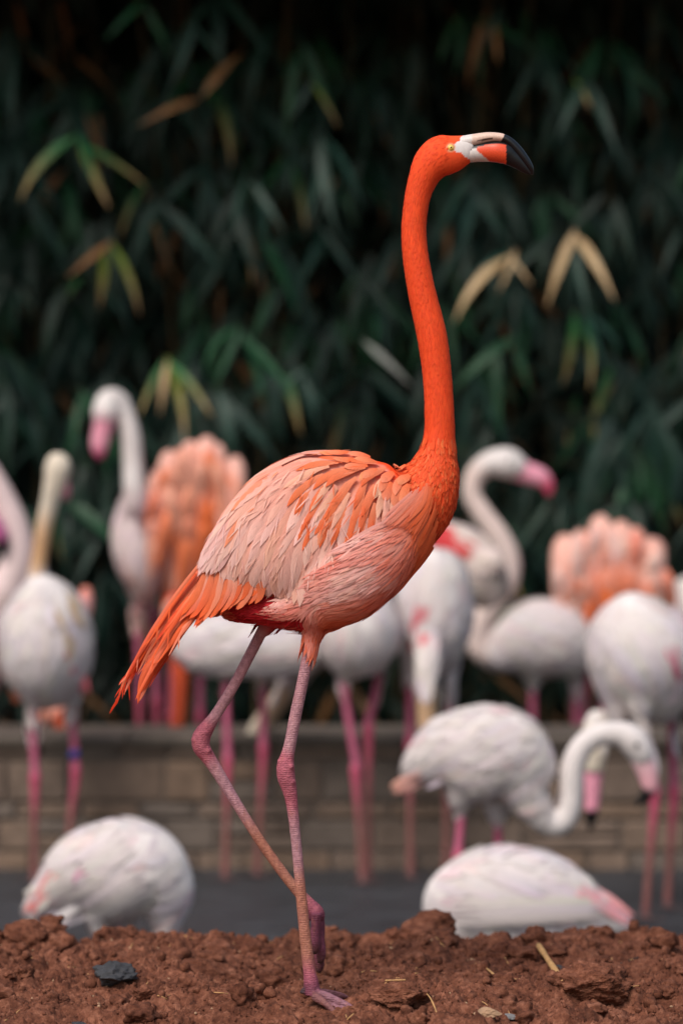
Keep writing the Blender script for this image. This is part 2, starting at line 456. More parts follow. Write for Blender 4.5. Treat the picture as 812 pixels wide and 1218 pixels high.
M_COPE = mat_flat('coping_stone', C(88, 79, 72), 0.8, 0.35, 10, 0.5)
M_MORT = mat_flat('mortar', C(112, 101, 94), 0.95, 0.2, 40, 0.4)
mb = MB()
for (a, b_, c, d, e, f_) in [(-9, 9, WY0 + 0.014, WY1 - 0.02, -0.45, WTOP - 0.034)]:
    v = [(x, y, z) for z in (e, f_) for y in (c, d) for x in (a, b_)]
    mb.add(v, [(0, 1, 5, 4), (1, 3, 7, 5), (3, 2, 6, 7), (2, 0, 4, 6), (4, 5, 7, 6), (0, 2, 3, 1)])
mb.build('mortar', M_MORT, wall, smooth=False)
rw = random.Random(5)
z = -0.372
for row, hh in enumerate([0.06, 0.088, 0.042, 0.118, 0.05]):
    x = -2.6 - rw.random() * 0.2
    while x < 2.6:
        wdt = rw.uniform(0.10, 0.30) if hh > 0.05 else rw.uniform(0.08, 0.24)
        if hh > 0.08 and rw.random() < 0.22:      # two thin stones in place of a tall one
            hs = [(z, z + hh * 0.46), (z + hh * 0.54, z + hh)]
        else: hs = [(z, z + hh)]
        for za, zb in hs:
            mb = MB(); v, f = rock_block(x, x + wdt, WY0 + rw.uniform(-0.006, 0.004), WY0 + 0.09, za, zb, 0.0025, rw); mb.add(v, f)
            mb.build('stone', rw.choice(M_STONES), wall, smooth=False)
        x += wdt + rw.uniform(0.009, 0.016)
    z += hh + 0.011
x = -3.2
while x < 3.2:
    wdt = rw.uniform(0.42, 0.62); mb = MB()
    v, f = rock_block(x, x + wdt, WY0 - 0.022, WY1, WTOP - 0.032, WTOP, 0.002, rw); mb.add(v, f)
    mb.build('coping_stone', M_COPE, wall, smooth=False); x += wdt + 0.008

# ------------------------------------------------------------------ the orange flamingo on the soil
def toe(mb_list, p0, p1, r0, r1, col):
    """a toe from p0 to p1 (world), knuckled"""
    p0 = Vector(p0); p1 = Vector(p1); rows = []
    for i in range(5):
        u = i / 4; p = p0.lerp(p1, u); r = (r0 * (1 - u) + r1 * u) * (1.12 if i % 2 else 0.95)
        p = p + Vector((0, 0, 0.004 * math.sin(math.pi * u)))
        rows.append((*p, r, 0.9, *col))
    mb_list.append(loft_world(rows, 10, 3))

def main_bird():
    foot = W(371, 1181, -0.03)
    root = empty('flamingo', (foot.x, foot.y, 0.0), 'tall bright orange flamingo standing upright on red soil with one leg lifted', 'flamingo')
    OR = C(246, 84, 40); ORD = C(230, 72, 36); SAL = C(238, 138, 108); PINK = C(238, 165, 145); RED = C(200, 40, 48)
    LP = C(186, 138, 147); LJ = C(180, 100, 115); LO = C(180, 120, 102); LD = C(128, 66, 86)
    Lf = []
    # trunk, tail end to breast
    Lf.append(loft([(226, 722, 7, 0, .8, SAL), (250, 712, 20, 0, .85, SAL), (275, 688, 44, 0, .8, SAL), (305, 666, 72, 0, .72, PINK), (345, 648, 94, 0, .66, PINK),
                    (392, 635.5, 103, 0, .64, PINK), (438, 619.5, 89, 0, .66, SAL), (474, 606, 64, 0, .72, OR), (500, 590, 46, 0, .8, OR), (514, 566, 33, 0, .88, OR), (520, 545, 24, 0, .95, OR)], 0, 36, 7))
    # neck and head in one run
    Lf.append(loft([(497, 606, 40, 0, .9, OR), (512, 575, 33, 0, .95, OR), (519, 548, 23.5, 0, 1, OR), (522, 522, 19, 0, 1, OR), (522.5, 500, 17.6, 0, 1, OR), (520, 450, 17, 0, 1, OR), (513.5, 400, 17.6, 0, 1, OR),
                    (502, 350, 16.4, 0, 1, OR), (494, 305, 15.2, 0, 1, OR), (492, 270, 14.6, 0, 1, OR), (495.5, 238, 15, 0, 1, OR), (502, 215, 17, 0, .95, OR), (511, 197, 21.5, 0, .85, OR),
                    (523, 186.5, 24.5, 0, .74, OR), (537, 183, 22.5, 0, .7, OR), (549, 179, 18.5, 0, .68, OR), (557, 176.5, 15.6, 0, .66, OR), (563, 176, 10.5, 0, .64, OR)], 0, 28, 6))
    # flank and thigh, both sides
    for sgn in (-1, 1):
        Lf.append(loft([(470, 620, 30, sgn * .030, .6, SAL), (440, 655, 46, sgn * .048, .6, SAL), (402, 690, 50, sgn * .052, .6, PINK), (366, 716, 34, sgn * .044, .6, PINK), (338, 728, 15, sgn * .036, .6, PINK)], 0, 22, 5))
    Lf.append(loft([(268, 724, 9, 0, 1.3, RED), (300, 722, 19, 0, 1.6, RED), (340, 722, 27, 0, 1.7, RED), (385, 722, 28, 0, 1.7, RED), (415, 712, 22, 0, 1.7, RED)], 0, 22, 5))
    for sgn in (-1, 1):      # folded wings bulge from the trunk
        Lf.append(loft([(244, 692, 12, sgn * .03, .3, PINK), (285, 664, 46, sgn * .036, .36, PINK), (335, 640, 76, sgn * .038, .38, PINK), (390, 622, 84, sgn * .038, .4, PINK), (435, 600, 60, sgn * .034, .42, PINK), (468, 578, 26, sgn * .022, .5, PINK)], 0, 26, 5))
    # standing leg (near), tuft, ankle joint, foot
    yn = -0.03
    Lf.append(loft([(378, 715, 24, yn, 1, SAL), (375, 738, 15.5, yn, 1, SAL), (371.5, 754, 9.5, yn, 1, SAL), (370.5, 760, 7.2, yn, 1, LP)], 0, 16, 5))
    Lf.append(loft([(372, 748, 7.6, yn, 1, LP), (366, 780, 7.2, yn, 1, LP), (359, 815, 7.0, yn, 1, LP), (351, 853, 7.3, yn, 1, LP), (345, 885, 7.4, yn, 1, LP), (341.5, 900, 8.6, yn, 1.05, LJ), (339.5, 912, 10.8, yn, 1.1, LJ), (340.5, 925, 10.8, yn, 1.1, LJ),
                    (344, 938, 9.2, yn, 1.05, LJ), (347, 955, 7.3, yn, 1, LJ), (350.5, 985, 6.4, yn, 1, LP), (354, 1020, 6.3, yn, 1, LP), (357, 1054, 6.5, yn, 1, LO), (361, 1095, 6.9, yn, 1, LO), (365, 1132, 7.2, yn, 1, LO),
                    (368, 1156, 7.6, yn, 1, LJ), (370.5, 1172, 9.5, yn, 1.1, LD), (371.5, 1183, 10, yn, 1.2, LD)], 0, 18, 5))
    LT = C(142, 100, 112)
    toe(Lf, W(374, 1182, -0.035), W(425, 1203, -0.068), 0.0082, 0.0036, LT)
    toe(Lf, W(373, 1185, -0.045), W(404, 1211, -0.090), 0.0072, 0.0032, C(128, 84, 84))
    toe(Lf, W(374, 1182, -0.02), W(414, 1187, 0.03), 0.0070, 0.0034, C(128, 84, 90))
    toe(Lf, W(368, 1178, -0.03), W(357, 1182, -0.035), 0.0055, 0.0025, C(70, 52, 58))
    # web between the toes
    for pa, pb in ((W(412, 1199, -0.062), W(397, 1207, -0.082)), (W(412, 1199, -0.062), W(406, 1188, 0.02))):
        q0 = W(374, 1186, -0.035); vv_ = []
        for dz in (0.0, -0.004):
            vv_ += [q0 + Vector((0, 0, dz)), pa + Vector((0, 0, dz)), (pa + pb) * .5 * 0.86 + q0 * .14 + Vector((0, 0, dz)), pb + Vector((0, 0, dz))]
        Lf.append((np.array([tuple(q) for q in vv_]), [(0, 1, 2, 3), (7, 6, 5, 4), (0, 4, 5, 1), (1, 5, 6, 2), (2, 6, 7, 3), (3, 7, 4, 0)], np.array([C(128, 84, 90)] * 8)))
    # lifted leg (far), foot hanging
    yf = 0.045
    Lf.append(loft([(330, 722, 22, yf, .8, RED), (318, 744, 11, yf, .9, RED), (312, 752, 8, yf, 1, LP)], 0, 14, 4))
    Lf.append(loft([(316, 742, 7.2, yf, 1, LP), (310, 754, 6.8, yf, 1, LP), (293, 787, 6.6, yf, 1, LP), (276, 819, 6.5, yf, 1, LP), (257, 850, 7.0, yf, 1, LP), (248, 863, 8.6, yf, 1, LJ), (240, 876, 11, yf, 1.05, LJ), (239.5, 888, 10.8, yf, 1.05, LJ),
                    (247, 900, 8.8, yf, 1, LJ), (258, 917, 7.6, yf, 1, LP), (281, 955, 6.4, yf, 1, LP), (306, 995, 6.2, yf, 1, LO), (334, 1035, 6.2, yf, 1, LO), (352, 1058, 6.3, yf, 1, LO), (368, 1075, 7.4, yf, 1, LJ), (376, 1085, 9.4, yf, 1.1, LD), (378, 1093, 9, yf, 1.1, LD)], 0, 18, 5))
    for dx, dy, y0, ex, ey in ((0, 0, yf, 382, 1146), (-4, 0, yf - .016, 375, 1135), (2, 0, yf + .016, 380, 1157)):
        Lf.append(loft([(378 + dx * .5, 1086, 6.5, y0, 1, LD), (379 + dx, 1105, 5.8, y0, 1, LD), (ex - 1, (1105 + ey) / 2, 6.4, y0, 1, LD), (ex, ey - 8, 5.6, y0, 1, C(112, 62, 70)), (ex - 2, ey, 3, y0, 1, C(70, 50, 50))], 0, 10, 4))
    Lf.append(loft([(368, 1086, 3, yf, 1, LD), (366, 1095, 2.4, yf, 1, LD), (366, 1102, 1.4, yf, 1, LD)], 0, 8, 3))
    for kx, ky, kr, kd in ((335, 906, 6.0, yn - .004), (346, 930, 6.5, yn - .006), (334, 922, 5.5, yn + .004), (345, 912, 5.5, yn - .008), (234, 880, 7, yf - .005), (246, 893, 6.5, yf - .006), (243, 872, 6, yf - .008), (377, 1082, 6, yf - .006)):
        Lf.append(loft([(kx, ky - kr * .8, kr * .5, kd, 1, LJ), (kx, ky, kr, kd, 1, LJ), (kx, ky + kr * .8, kr * .5, kd, 1, LJ)], 0, 10, 3))
    me, co, cols = remesh(Lf, 0.0022, 2)
    # colours that follow the bird's own markings
    s = KPX / (co[:, 1] - CAMY); pxs = 406 + co[:, 0] * s; pys = 609 - (co[:, 2] - CZ) * s
    white = [(540.5, 171.5), (544, 169), (549, 163), (556, 157), (575, 155), (580, 176), (580, 193), (566, 192), (554, 187.5), (548, 181), (541, 180.5)]
    ns = pn(pxs * 0.35, pys * 0.35, 2) * 1.5
    for i in np.where((pys < 240) & (pxs > 530))[0]:
        if inside(white, pxs[i] + ns[i], pys[i] + ns[i]): cols[i] = C(226, 218, 216)
    for i in np.where((pys < 200) & (pxs > 520))[0]:
        d = math.hypot(pxs[i] - 535.7, pys[i] - 175.7)
        if d < 6.2: cols[i] = C(232, 160, 120) * (1 - max(0, d - 4.5) / 1.7) + cols[i] * max(0, d - 4.5) / 1.7
    body = finish_body(me, cols, M_NECK, root)
    me.materials.append(M_LEG)
    cen = np.zeros(len(me.polygons) * 3, dtype=np.float32); me.polygons.foreach_get('center', cen); cen = cen.reshape(-1, 3)
    sy = KPX / (cen[:, 1] - CAMY); cpy = 609 - (cen[:, 2] - CZ) * sy
    me.polygons.foreach_set('material_index', (cpy > 755).astype(np.int32))
    bvh = bvh_of(me)
    # ---- bill
    bill = empty('bill', (0, 0, 0)); bill.parent = root; bill.location = -Vector(root.location)
    WB = C(222, 212, 208); TAN = C(224, 192, 176); BK = C(16, 16, 20); OB = C(236, 82, 46)
    up = loft([(548, 171, 9, 0, 1.15, WB), (562, 167.5, 8, 0, 1.15, TAN), (578, 164, 6.6, 0, 1.25, TAN), (590, 163.5, 5.8, 0, 1.35, TAN), (598, 165, 5.6, 0, 1.4, BK), (606, 169.5, 5.8, 0, 1.4, BK), (615, 178.5, 5.8, 0, 1.35, BK), (624, 190, 5.2, 0, 1.3, BK), (630.5, 200, 3.8, 0, 1.2, BK), (633, 207.5, 1.5, 0, 1, BK)], 0, 40, 10)
    lo = loft([(546, 183, 7, 0, .9, WB), (556, 183, 10.3, 0, .9, WB), (567, 181.5, 11, 0, .88, WB), (580, 180.5, 12, 0, .8, OB), (592, 180.5, 13, 0, .78, OB), (601, 182.5, 13, 0, .72, OB), (608, 187, 11, 0, .7, BK), (616, 193, 8.6, 0, .7, BK), (624, 200.5, 5.6, 0, .7, BK), (631, 207, 2, 0, .7, BK)], 0, 40, 10)
    for nm, (v, f, c) in (('upper_mandible', up), ('lower_mandible', lo)):
        c = c.copy()
        for i, p in enumerate(v):
            x, y = PX(p)
            if nm == 'upper_mandible':
                t = x + (y - 165) * 0.55; rim = np.interp(x, [556, 562, 578, 590, 598], [179, 175.5, 170.6, 169.2, 170.5])
                gape = rim
                c[i] = BK if t > 597 or (y > gape - 1.6 and x > 561) else (WB if x < 561 else TAN)
                if 567 < x < 586 and abs(y - (167.5 - (x - 567) * 0.17)) < 0.8: c[i] = C(70, 50, 48)
            else:
                rim = np.interp(x, [556, 562, 578, 590, 598], [179, 175.5, 170.6, 169.2, 170.5])
                if x > 601.5: c[i] = BK
                elif y < rim + 1.5 and x > 557: c[i] = BK
                elif x < 566 + max(0, (y - 178)) * 1.1: c[i] = WB
                else: c[i] = OB
        mb = MB(); mb.add(v, f, c); o = mb.build(nm, M_BILL, bill)
        sub = o.modifiers.new('s', 'SUBSURF'); sub.levels = 1; sub.render_levels = 1
    # ---- eyes
    h, nrm = camray(bvh, 535.7, 175.7)
    def disc(cn, nn, r, dome, col, n=20, rings=4):
        a = nn.orthogonal().normalized(); b2 = nn.cross(a); V = [cn + nn * dome]; F = []
        for k in range(1, rings + 1):
            q = k / rings
            for i in range(n):
                t = 2 * math.pi * i / n; V.append(cn + (a * math.cos(t) + b2 * math.sin(t)) * (r * q) + nn * (dome * (1 - q * q)))
        F += [(0, 1 + i, 1 + (i + 1) % n) for i in range(n)]
        for k in range(rings - 1):
            F += [(1 + k * n + i, 1 + (k + 1) * n + i, 1 + (k + 1) * n + (i + 1) % n, 1 + k * n + (i + 1) % n) for i in range(n)]
        return V, F, np.broadcast_to(col, (len(V), 3))
    for sgn in (1, -1):
        cn = Vector((h.x, h.y * sgn, h.z)); nn = Vector((nrm.x * .5, nrm.y * sgn, nrm.z * .5)).normalized()
        mb = MB(); v, f, c = disc(cn - nn * 0.0006, nn, 0.0056, 0.0022, C(222, 178, 120)); mb.add(v, f, c); eye = mb.build('eye', M_EYE, root)
        mb = MB(); v, f, c = disc(cn + nn * 0.0008, nn, 0.0042, 0.0020, C(238, 200, 96)); mb.add(v, f, c); mb.build('iris', M_EYE, eye)
        mb = MB(); v, f, c = disc(cn + nn * 0.0020, nn, 0.0018, 0.0012, C(10, 9, 9)); mb.add(v, f, c); mb.build('pupil', M_EYE, eye)
    # ---- flow of the plumage in side view
    wflow = field([(470, 565, -.6, .8), (440, 545, -.9, .35), (400, 538, -.95, .3), (350, 550, -.85, .5), (300, 590, -.72, .7), (250, 640, -.62, .8), (228, 680, -.55, .85),
                   (440, 590, -.4, .92), (400, 600, -.48, .88), (350, 620, -.5, .87), (300, 650, -.42, .92), (462, 600, -.2, 1), (420, 640, -.2, 1), (380, 670, -.2, 1), (330, 690, -.18, 1), (280, 690, -.35, .95), (250, 690, -.5, .87)])
    cflow = field([(522, 500, 0, 1), (520, 545, -.02, 1), (505, 565, -.2, 1), (528, 590, -.25, 1), (515, 630, -.5, .87), (490, 665, -.72, .7), (450, 705, -.88, .5), (410, 730, -.95, .25), (480, 600, -.75, .66), (450, 640, -.85, .5),
                   (400, 690, -.9, .42), (350, 715, -.92, .38), (330, 740, -.97, .1), (290, 735, -1, .02), (250, 722, -.95, .2), (372, 745, -.1, 1), (465, 560, -.9, .4), (514, 400, .1, 1), (494, 305, .03, 1), (493, 250, -.1, 1), (510, 200, -.5, .85), (535, 185, -.9, .3)])
    # ---- near wing: every feather its own piece
    rg = random.Random(11)
    wingo = empty('wing', (0, 0, 0)); wingo.parent = root; wingo.location = -Vector(root.location)
    wb = bvh
    SH = (478, 556)
    specs = []     # root px,py, length px, width px, c0, c1, kind rank
    PALE = C(250, 208, 200); PK2 = C(247, 192, 176); ORF = C(238, 112, 62); ORT = C(240, 96, 44); ORP = C(242, 150, 112)
    # flight feathers showing below the coverts (orange) and black primaries under them
    for i in range(4):
        specs.append((312 - 9 * i, 692, 30, 9, C(20, 16, 18), C(14, 12, 14), -0.55))
    # long pink coverts
    for (x, y) in poisson([(432, 590), (380, 560), (330, 575), (285, 610), (250, 655), (262, 682), (300, 672), (350, 668), (400, 660), (440, 640), (452, 605)], 11, rg, 9000):
        d = math.hypot(x - SH[0], y - SH[1])
        L = 58 + 0.20 * d + rg.uniform(-8, 12)
        c1 = PALE * .7 + PK2 * .3 if pn(np.array([x * .035]), np.array([y * .035]), 3)[0] > -.1 else PK2
        c0 = C(236, 156, 136)
        if x > 395 and y < 650 and rg.random() < .35: c1 = ORP
        specs.append((x, y, L, rg.uniform(11, 16), c0, jitc(c1, .035, rg), 1 - d / 300))
    # pale back sweeping to the tail
    for (x, y) in poisson([(420, 540), (380, 537), (335, 552), (290, 590), (256, 632), (246, 652), (275, 630), (320, 590), (370, 562)], 9, rg, 12000):
        d = math.hypot(x - SH[0], y - SH[1])
        specs.append((x, y, 70 + 0.2 * d + rg.uniform(-8, 8), rg.uniform(9, 13), C(236, 152, 132), jitc(PALE if x < 330 else (PK2 if rg.random() < .6 else ORP), .04, rg), 1.06 - d / 300))
    # orange lance-shaped scapulars over the shoulder
    for (x, y) in poisson([(474, 575), (455, 556), (425, 548), (390, 556), (372, 572), (376, 600), (405, 612), (440, 610), (466, 600)], 10.5, rg):
        d = math.hypot(x - SH[0], y - SH[1])
        o_ = rg.random() < (.85 if x < 446 else .2)
        specs.append((x, y, (50 if x < 440 else 36) + rg.uniform(-8, 14), rg.uniform(7.5, 10.5), C(236, 140, 104) if o_ else C(240, 170, 140), jitc(ORF if o_ else C(242, 186, 164), .08, rg), 1.16 - d / 300))
    # small rounded shoulder coverts
    for (x, y) in poisson([(492, 560), (470, 548), (440, 538), (405, 533), (400, 545), (430, 556), (455, 574), (476, 592), (486, 580)], 9, rg):
        d = math.hypot(x - SH[0], y - SH[1])
        specs.append((x, y, 24 + rg.uniform(-3, 8), rg.uniform(10, 13), C(238, 112, 66), jitc(C(244, 150, 112), .08, rg), 1.34 - d / 300))
    LIM = [(180, 640), (222, 668), (262, 690), (300, 708), (345, 722), (368, 718)]
    def limit(x, y):      # how far a wing feather may reach: the wing's lower edge and the flank that covers it
        lim = np.interp(x, [p[0] for p in LIM], [p[1] for p in LIM]) if x < 368 else np.interp(x, [368, 425, 470], [700, 664, 612])
        return lim
    def fit(q):
        x, y, L = q[:3]; l = 0.0; cx, cy = x, y
        while l < L:
            fx, fy = wflow(cx, cy); cx += fx * 3; cy += fy * 3; l += 3
            if cy > limit(cx, cy) + rg.uniform(-14, 9): break
        return (x, y, l, *q[3:])
    specs = [fit(q) if q[6] > -.5 else q for q in specs]; specs = [q for q in specs if q[2] > 16]
    TOPX = [225, 250, 280, 320, 360, 400, 440, 470, 492]; TOPY = [660, 620, 585, 552, 536, 531, 539, 551, 554]
    specs.sort(key=lambda q: q[6])
    far = MB(); cnt = 0
    for (x, y, L, wd, c0, c1, rk) in specs:
        hp, hn = camray(wb, x, y)
        if hp is None: continue
        black = c1[0] < 0.02
        off = min(0.0078, 0.0030 + max(0, rk + 0.3) * 0.0058)
        if black: off = 0.001
        P, Nn = trace(wb, hp, hn, wflow, L / 788, 9, off - 0.0014, off + 0.0010, 0.05)
        if len(P) < 9: continue
        if any(PX(p)[1] < np.interp(PX(p)[0], TOPX, TOPY) - 0.5 for p in P): continue
        V, F, Cc, U = strip(P, Nn, wd / 788, np.asarray(c0), np.asarray(c1), tilt=rg.uniform(-.04, .04) - .02, camber=.14, rag=0.04, edge=rg.choice((1.08, 0.94, 1.0)), rng=rg, tipw=0.5 if wd < 10.6 else 0.3)
        Vf = [Vector((p.x, -p.y, p.z)) for p in V]; far.add(Vf, [q[::-1] for q in F], Cc, U)
        if cnt >= len(specs) - 266:
            mb = MB(); mb.add(V, F, Cc, U); mb.build('feather', M_FEATH, wingo)
        else: wing_extra.add(V, F, Cc, U)
        cnt += 1
    # orange flight feathers showing below the coverts
    for i in range(30):
        t = i / 29; x0 = 306 - 60 * t + rg.uniform(-3, 3); y0 = 680 - 2 * t + rg.uniform(-5, 5)
        x1 = 302 - 88 * t + rg.uniform(-4, 4); y1 = 714 + 30 * min(1, t * 1.25) - (8 if t > .85 else 0) + rg.uniform(-7, 5); Yd = -.068 + .026 * t + .0007 * (i % 5)
        P = []; Nn = []
        for k in range(10):
            u = k / 9; P.append(W(x0 + (x1 - x0) * u + 5 * math.sin(u * 3.1), y0 + (y1 - y0) * u, Yd + .012 * u * (1 - t))); Nn.append(Vector((-.1 + rg.uniform(-.02, .02), -1, .18)).normalized())
        V, F, Cc, U = strip(P, Nn, rg.uniform(8.5, 12) / 788, C(246, 176, 154) if rg.random() < .6 else C(240, 136, 98), jitc(ORT if rg.random() < .7 else C(240, 118, 74), .1, rg), tilt=-.12, camber=.15, rag=.12, tipw=.5, rng=rg)
        mb = MB(); mb.add(V, F, Cc, U); mb.build('feather', M_FEATH, wingo); far.add([Vector((p.x, -p.y, p.z)) for p in V], [q[::-1] for q in F], Cc, U)
    # loose barbs that soften the vane edges
    wisp = MB()
    for (x, y, L, wd, c0, c1, rk) in specs:
        if c1[0] < .02 or rk > 1.2: continue
        for k in range(1):
            ex, ey = x, y; l = 0
            while l < L * rg.uniform(.35, .9): fx, fy = wflow(ex, ey); ex += fx * 3; ey += fy * 3; l += 3
            hp, hn = camray(wb, ex + rg.uniform(-wd, wd) * .5, ey)
            if hp is None: continue
            off = 0.0036 + max(0, rk + 0.3) * 0.0058
            P, Nn = trace(wb, hp, hn, wflow, rg.uniform(10, 24) / 788, 5, off, off + .0022, .3)
            if len(P) < 5: continue
            if any(PX(p)[1] < np.interp(PX(p)[0], TOPX, TOPY) for p in P): continue
            V, F, Cc, U = strip(P, Nn, rg.uniform(.9, 1.6) / 788, np.asarray(c1), np.minimum(np.asarray(c1) * 1.02, .95), nv=3, tipw=1, rng=rg); wisp.add(V, F, Cc, U)
    tag(wisp.build('barbs', M_FEATH, wingo), kind='stuff')
    if wing_extra.n: tag(wing_extra.build('feathers', M_FEATH, wingo), kind='stuff')
    fwo = empty('wing', (0, 0, 0)); fwo.parent = root; fwo.location = -Vector(root.location)
    tag(far.build('feathers', M_FEATH, fwo), kind='stuff')
    # ---- soft contour plumage of breast, neck base, flank, belly, neck
    rn = np.random.RandomState(4)
    pts, nor = surf_samples(me, 52000, rn)
    flankp = [(512, 575), (486, 588), (462, 612), (425, 655), (372, 690), (352, 708), (368, 742), (400, 752), (470, 706), (505, 664), (516, 620)]
    bellyp = [(262, 708), (405, 700), (415, 765), (330, 765), (262, 745)]
    tailp = [(215, 690), (300, 706), (268, 745), (210, 745)]
    flank, breast, belly, neck = MB(), MB(), MB(), MB()
    for p, n_ in zip(pts, nor):
        p = Vector(p); n_ = Vector(n_); x, y = PX(p); r = rn.rand()
        if y > 757: continue
        if inside(flankp, x, y) and r < .36 and abs(p.y) > 0.02:
            up_ = max(0, 1 - (y - 588) / 160)
            L = rn.uniform(38, 62); w = rn.uniform(3.5, 7); t = min(1, max(0, (x - 465) / 45)); low = min(1, max(0, (y - 640 - (516 - x) * .62) / 30))
            wv_ = float(pn(np.array([(x * .5 + y * .87) * .075 + pn(np.array([x * .02]), np.array([y * .02]), 8)[0] * 2]), np.array([(x * .87 - y * .5) * .012]), 5)[0]); wv_ = min(1, max(0, .5 + wv_ * 1.3))
            base = C(238, 142, 126) * (1 - wv_) + C(248, 192, 182) * wv_
            base = base * (1 - max(t, low * .8)) + C(240, 112, 66) * max(t, low * .8)
            off = 0.004 + 0.013 * min(1, max(0, (x - 340) / 120)) * up_
            P, Nn = trace(bvh, p, n_, cflow, L / 788, 6, off, off + 0.0012, 0.05)
            if len(P) < 6: continue
            V, F, Cc, U = strip(P, Nn, w / 788, base * .96, jitc(base, .04), tilt=rn.uniform(-.06, .06), nv=3, rag=.2, tipw=.7, camber=.1); flank.add(V, F, Cc, U)
        elif inside(bellyp, x, y) and 712 < y < 741 and r < .40:
            base = jitc(C(206, 40, 50), .15) if x > 292 else jitc(C(232, 118, 92), .1)
            P, Nn = trace(bvh, p, n_, cflow, rn.uniform(16, 30) / 788, 5, .0015, .006, 0.3)
            if len(P) < 5: continue
            V, F, Cc, U = strip(P, Nn, rn.uniform(2.6, 4.6) / 788, base * .8, base, tilt=rn.uniform(-.3, .3), nv=3, tipw=.9); belly.add(V, F, Cc, U)
        elif inside(tailp, x, y) and r < .2:
            base = jitc(C(238, 130, 98), .1)
            P, Nn = trace(bvh, p, n_, cflow, rn.uniform(22, 36) / 788, 5, .001, .004, 0.1)
            if len(P) < 5: continue
            V, F, Cc, U = strip(P, Nn, rn.uniform(5, 8) / 788, base * .9, base, nv=3); belly.add(V, F, Cc, U)
        elif 520 < y < 733 and (x > 478 or (y > 690 and x > 335)) and r < .62:
            base = jitc(C(246, 92, 46), .09)
            if rn.rand() < .2: base = jitc(C(244, 116, 66), .1)
            P, Nn = trace(bvh, p, n_, cflow, rn.uniform(9, 17) / 788, 5, .0005, .0022, 0.15)
            if len(P) < 5: continue
            V, F, Cc, U = strip(P, Nn, rn.uniform(2.4, 4.2) / 788, base * .95, base, tilt=rn.uniform(-.15, .15), nv=3, tipw=.5); breast.add(V, F, Cc, U)
        elif 205 < y <= 520 and r < .42 or (y <= 205 and x < 536 and r < .25):
            base = jitc(C(246, 84, 40), .08)
            L = rn.uniform(6, 11) if y > 205 else rn.uniform(3.5, 6)
            P, Nn = trace(bvh, p, n_, cflow, L / 788, 4, .0001, .0008, 0.2)
            if len(P) < 4: continue
            V, F, Cc, U = strip(P, Nn, rn.uniform(1.8, 2.8) / 788, base * .98, base, nv=3, tipw=.6); neck.add(V, F, Cc, U)
    for nm, q in (('flank_plumage', flank), ('breast_plumage', breast), ('belly_plumage', belly), ('neck_plumage', neck)):
        if q.n: tag(q.build(nm, M_FEATH, root), kind='stuff')
    # ---- tail: long hanging plumes, each its own piece
    tail = MB(); v, f, c = loft([(262, 694, 16, 0, .9, C(232, 96, 58)), (236, 712, 12, 0, .9, C(232, 96, 58)), (214, 734, 6, 0, .9, C(232, 96, 58))], 0, 14, 4); tail.add(v, f, c)
    tailo = tail.build('tail', M_PLUM, root)
    rt = random.Random(23)
    def plume(ctrl, w, c0, c1, y0, y1, rag=.15, tipw=.75, barbs=0):
        R = catmull([(a, b_, 0) for a, b_ in ctrl], 7); P = []; Nn = []
        for i, q in enumerate(R):
            u = i / (len(R) - 1); P.append(W(q[0], q[1], y0 + (y1 - y0) * u))
        tl = rt.uniform(-.5, .5)
        for i in range(len(P)):
            t = (P[min(i + 1, len(P) - 1)] - P[max(i - 1, 0)]).normalized()
            nn = Vector((tl * .5, -1, .35 + tl)); nn = (nn - t * nn.dot(t)).normalized(); Nn.append(nn)
        V, F, Cc, U = strip(P, Nn, w / 788, np.asarray(c0), np.asarray(c1), camber=.3, rag=rag, tipw=tipw, rootw=.6, rng=rt)
        mb = MB(); mb.add(V, F, Cc, U)
        for k in range(barbs):
            i = rt.randrange(len(P) // 3, len(P) - 1); t = (P[i + 1] - P[i]).normalized(); sd = t.cross(Nn[i]) * rt.choice((-1, 1, 1))
            l = rt.uniform(7, 18) / 788; pp = [P[i] + t * (l * q * .9) + sd * (l * q * .42) + Vector((0, 0, -l * q * q * .3)) for q in (0, .33, .66, 1)]
            V, F, Cc, U = strip(pp, [Nn[i]] * 4, 1.7 / 788, np.asarray(c1), np.asarray(c1), nv=3, tipw=1, rootw=1, rng=rt); mb.add(V, F, Cc, U)
        mb.build('feather', M_FEATH, tailo)
    OT = C(240, 100, 54); OP = C(244, 140, 108); OD = C(222, 66, 34)
    plume([(250, 668), (205, 722), (172, 772), (150, 806), (139, 838)], 6, OP, OD, -.02, -.01, barbs=16)
    plume([(245, 672), (208, 726), (176, 776), (155, 802), (146, 815)], 7, OT, OD, .0, .01, barbs=12)
    plume([(252, 680), (214, 730), (188, 775), (170, 805), (164, 838)], 10, OP, OT, -.03, -.02)
    plume([(256, 684), (220, 732), (194, 772), (177, 806), (168, 822)], 11, OT, OT, -.01, .0)
    plume([(262, 690), (226, 730), (200, 768), (182, 800), (166, 834)], 10, OT, OP, .01, .0)
    SL = np.array([(246, 662), (204, 718), (172, 770), (151, 806), (141, 834)]); SR = np.array([(268, 704), (232, 732), (203, 772), (183, 806), (167, 834)])
    for i in range(74):
        Lk = rt.uniform(.38, 1.0); a = rt.random()
        if Lk > .75: a = rt.choice((rt.uniform(0, .16), rt.uniform(.72, 1)))
        full = catmull([(*(SL[k] * (1 - a) + SR[k] * a), 0) for k in range(5)], 8)[:, :2]
        st = rt.uniform(0, .22); m0 = int(st * 32); m1 = max(m0 + 8, int(Lk * 32))
        idx = np.linspace(m0, min(m1, 32), 5).astype(int); jx = rt.uniform(-3, 3)
        ctrl = [(full[k][0] + jx, full[k][1] + (0 if q < 4 else rt.uniform(-4, 4))) for q, k in enumerate(idx)]
        dY = rt.uniform(-.05, .05)
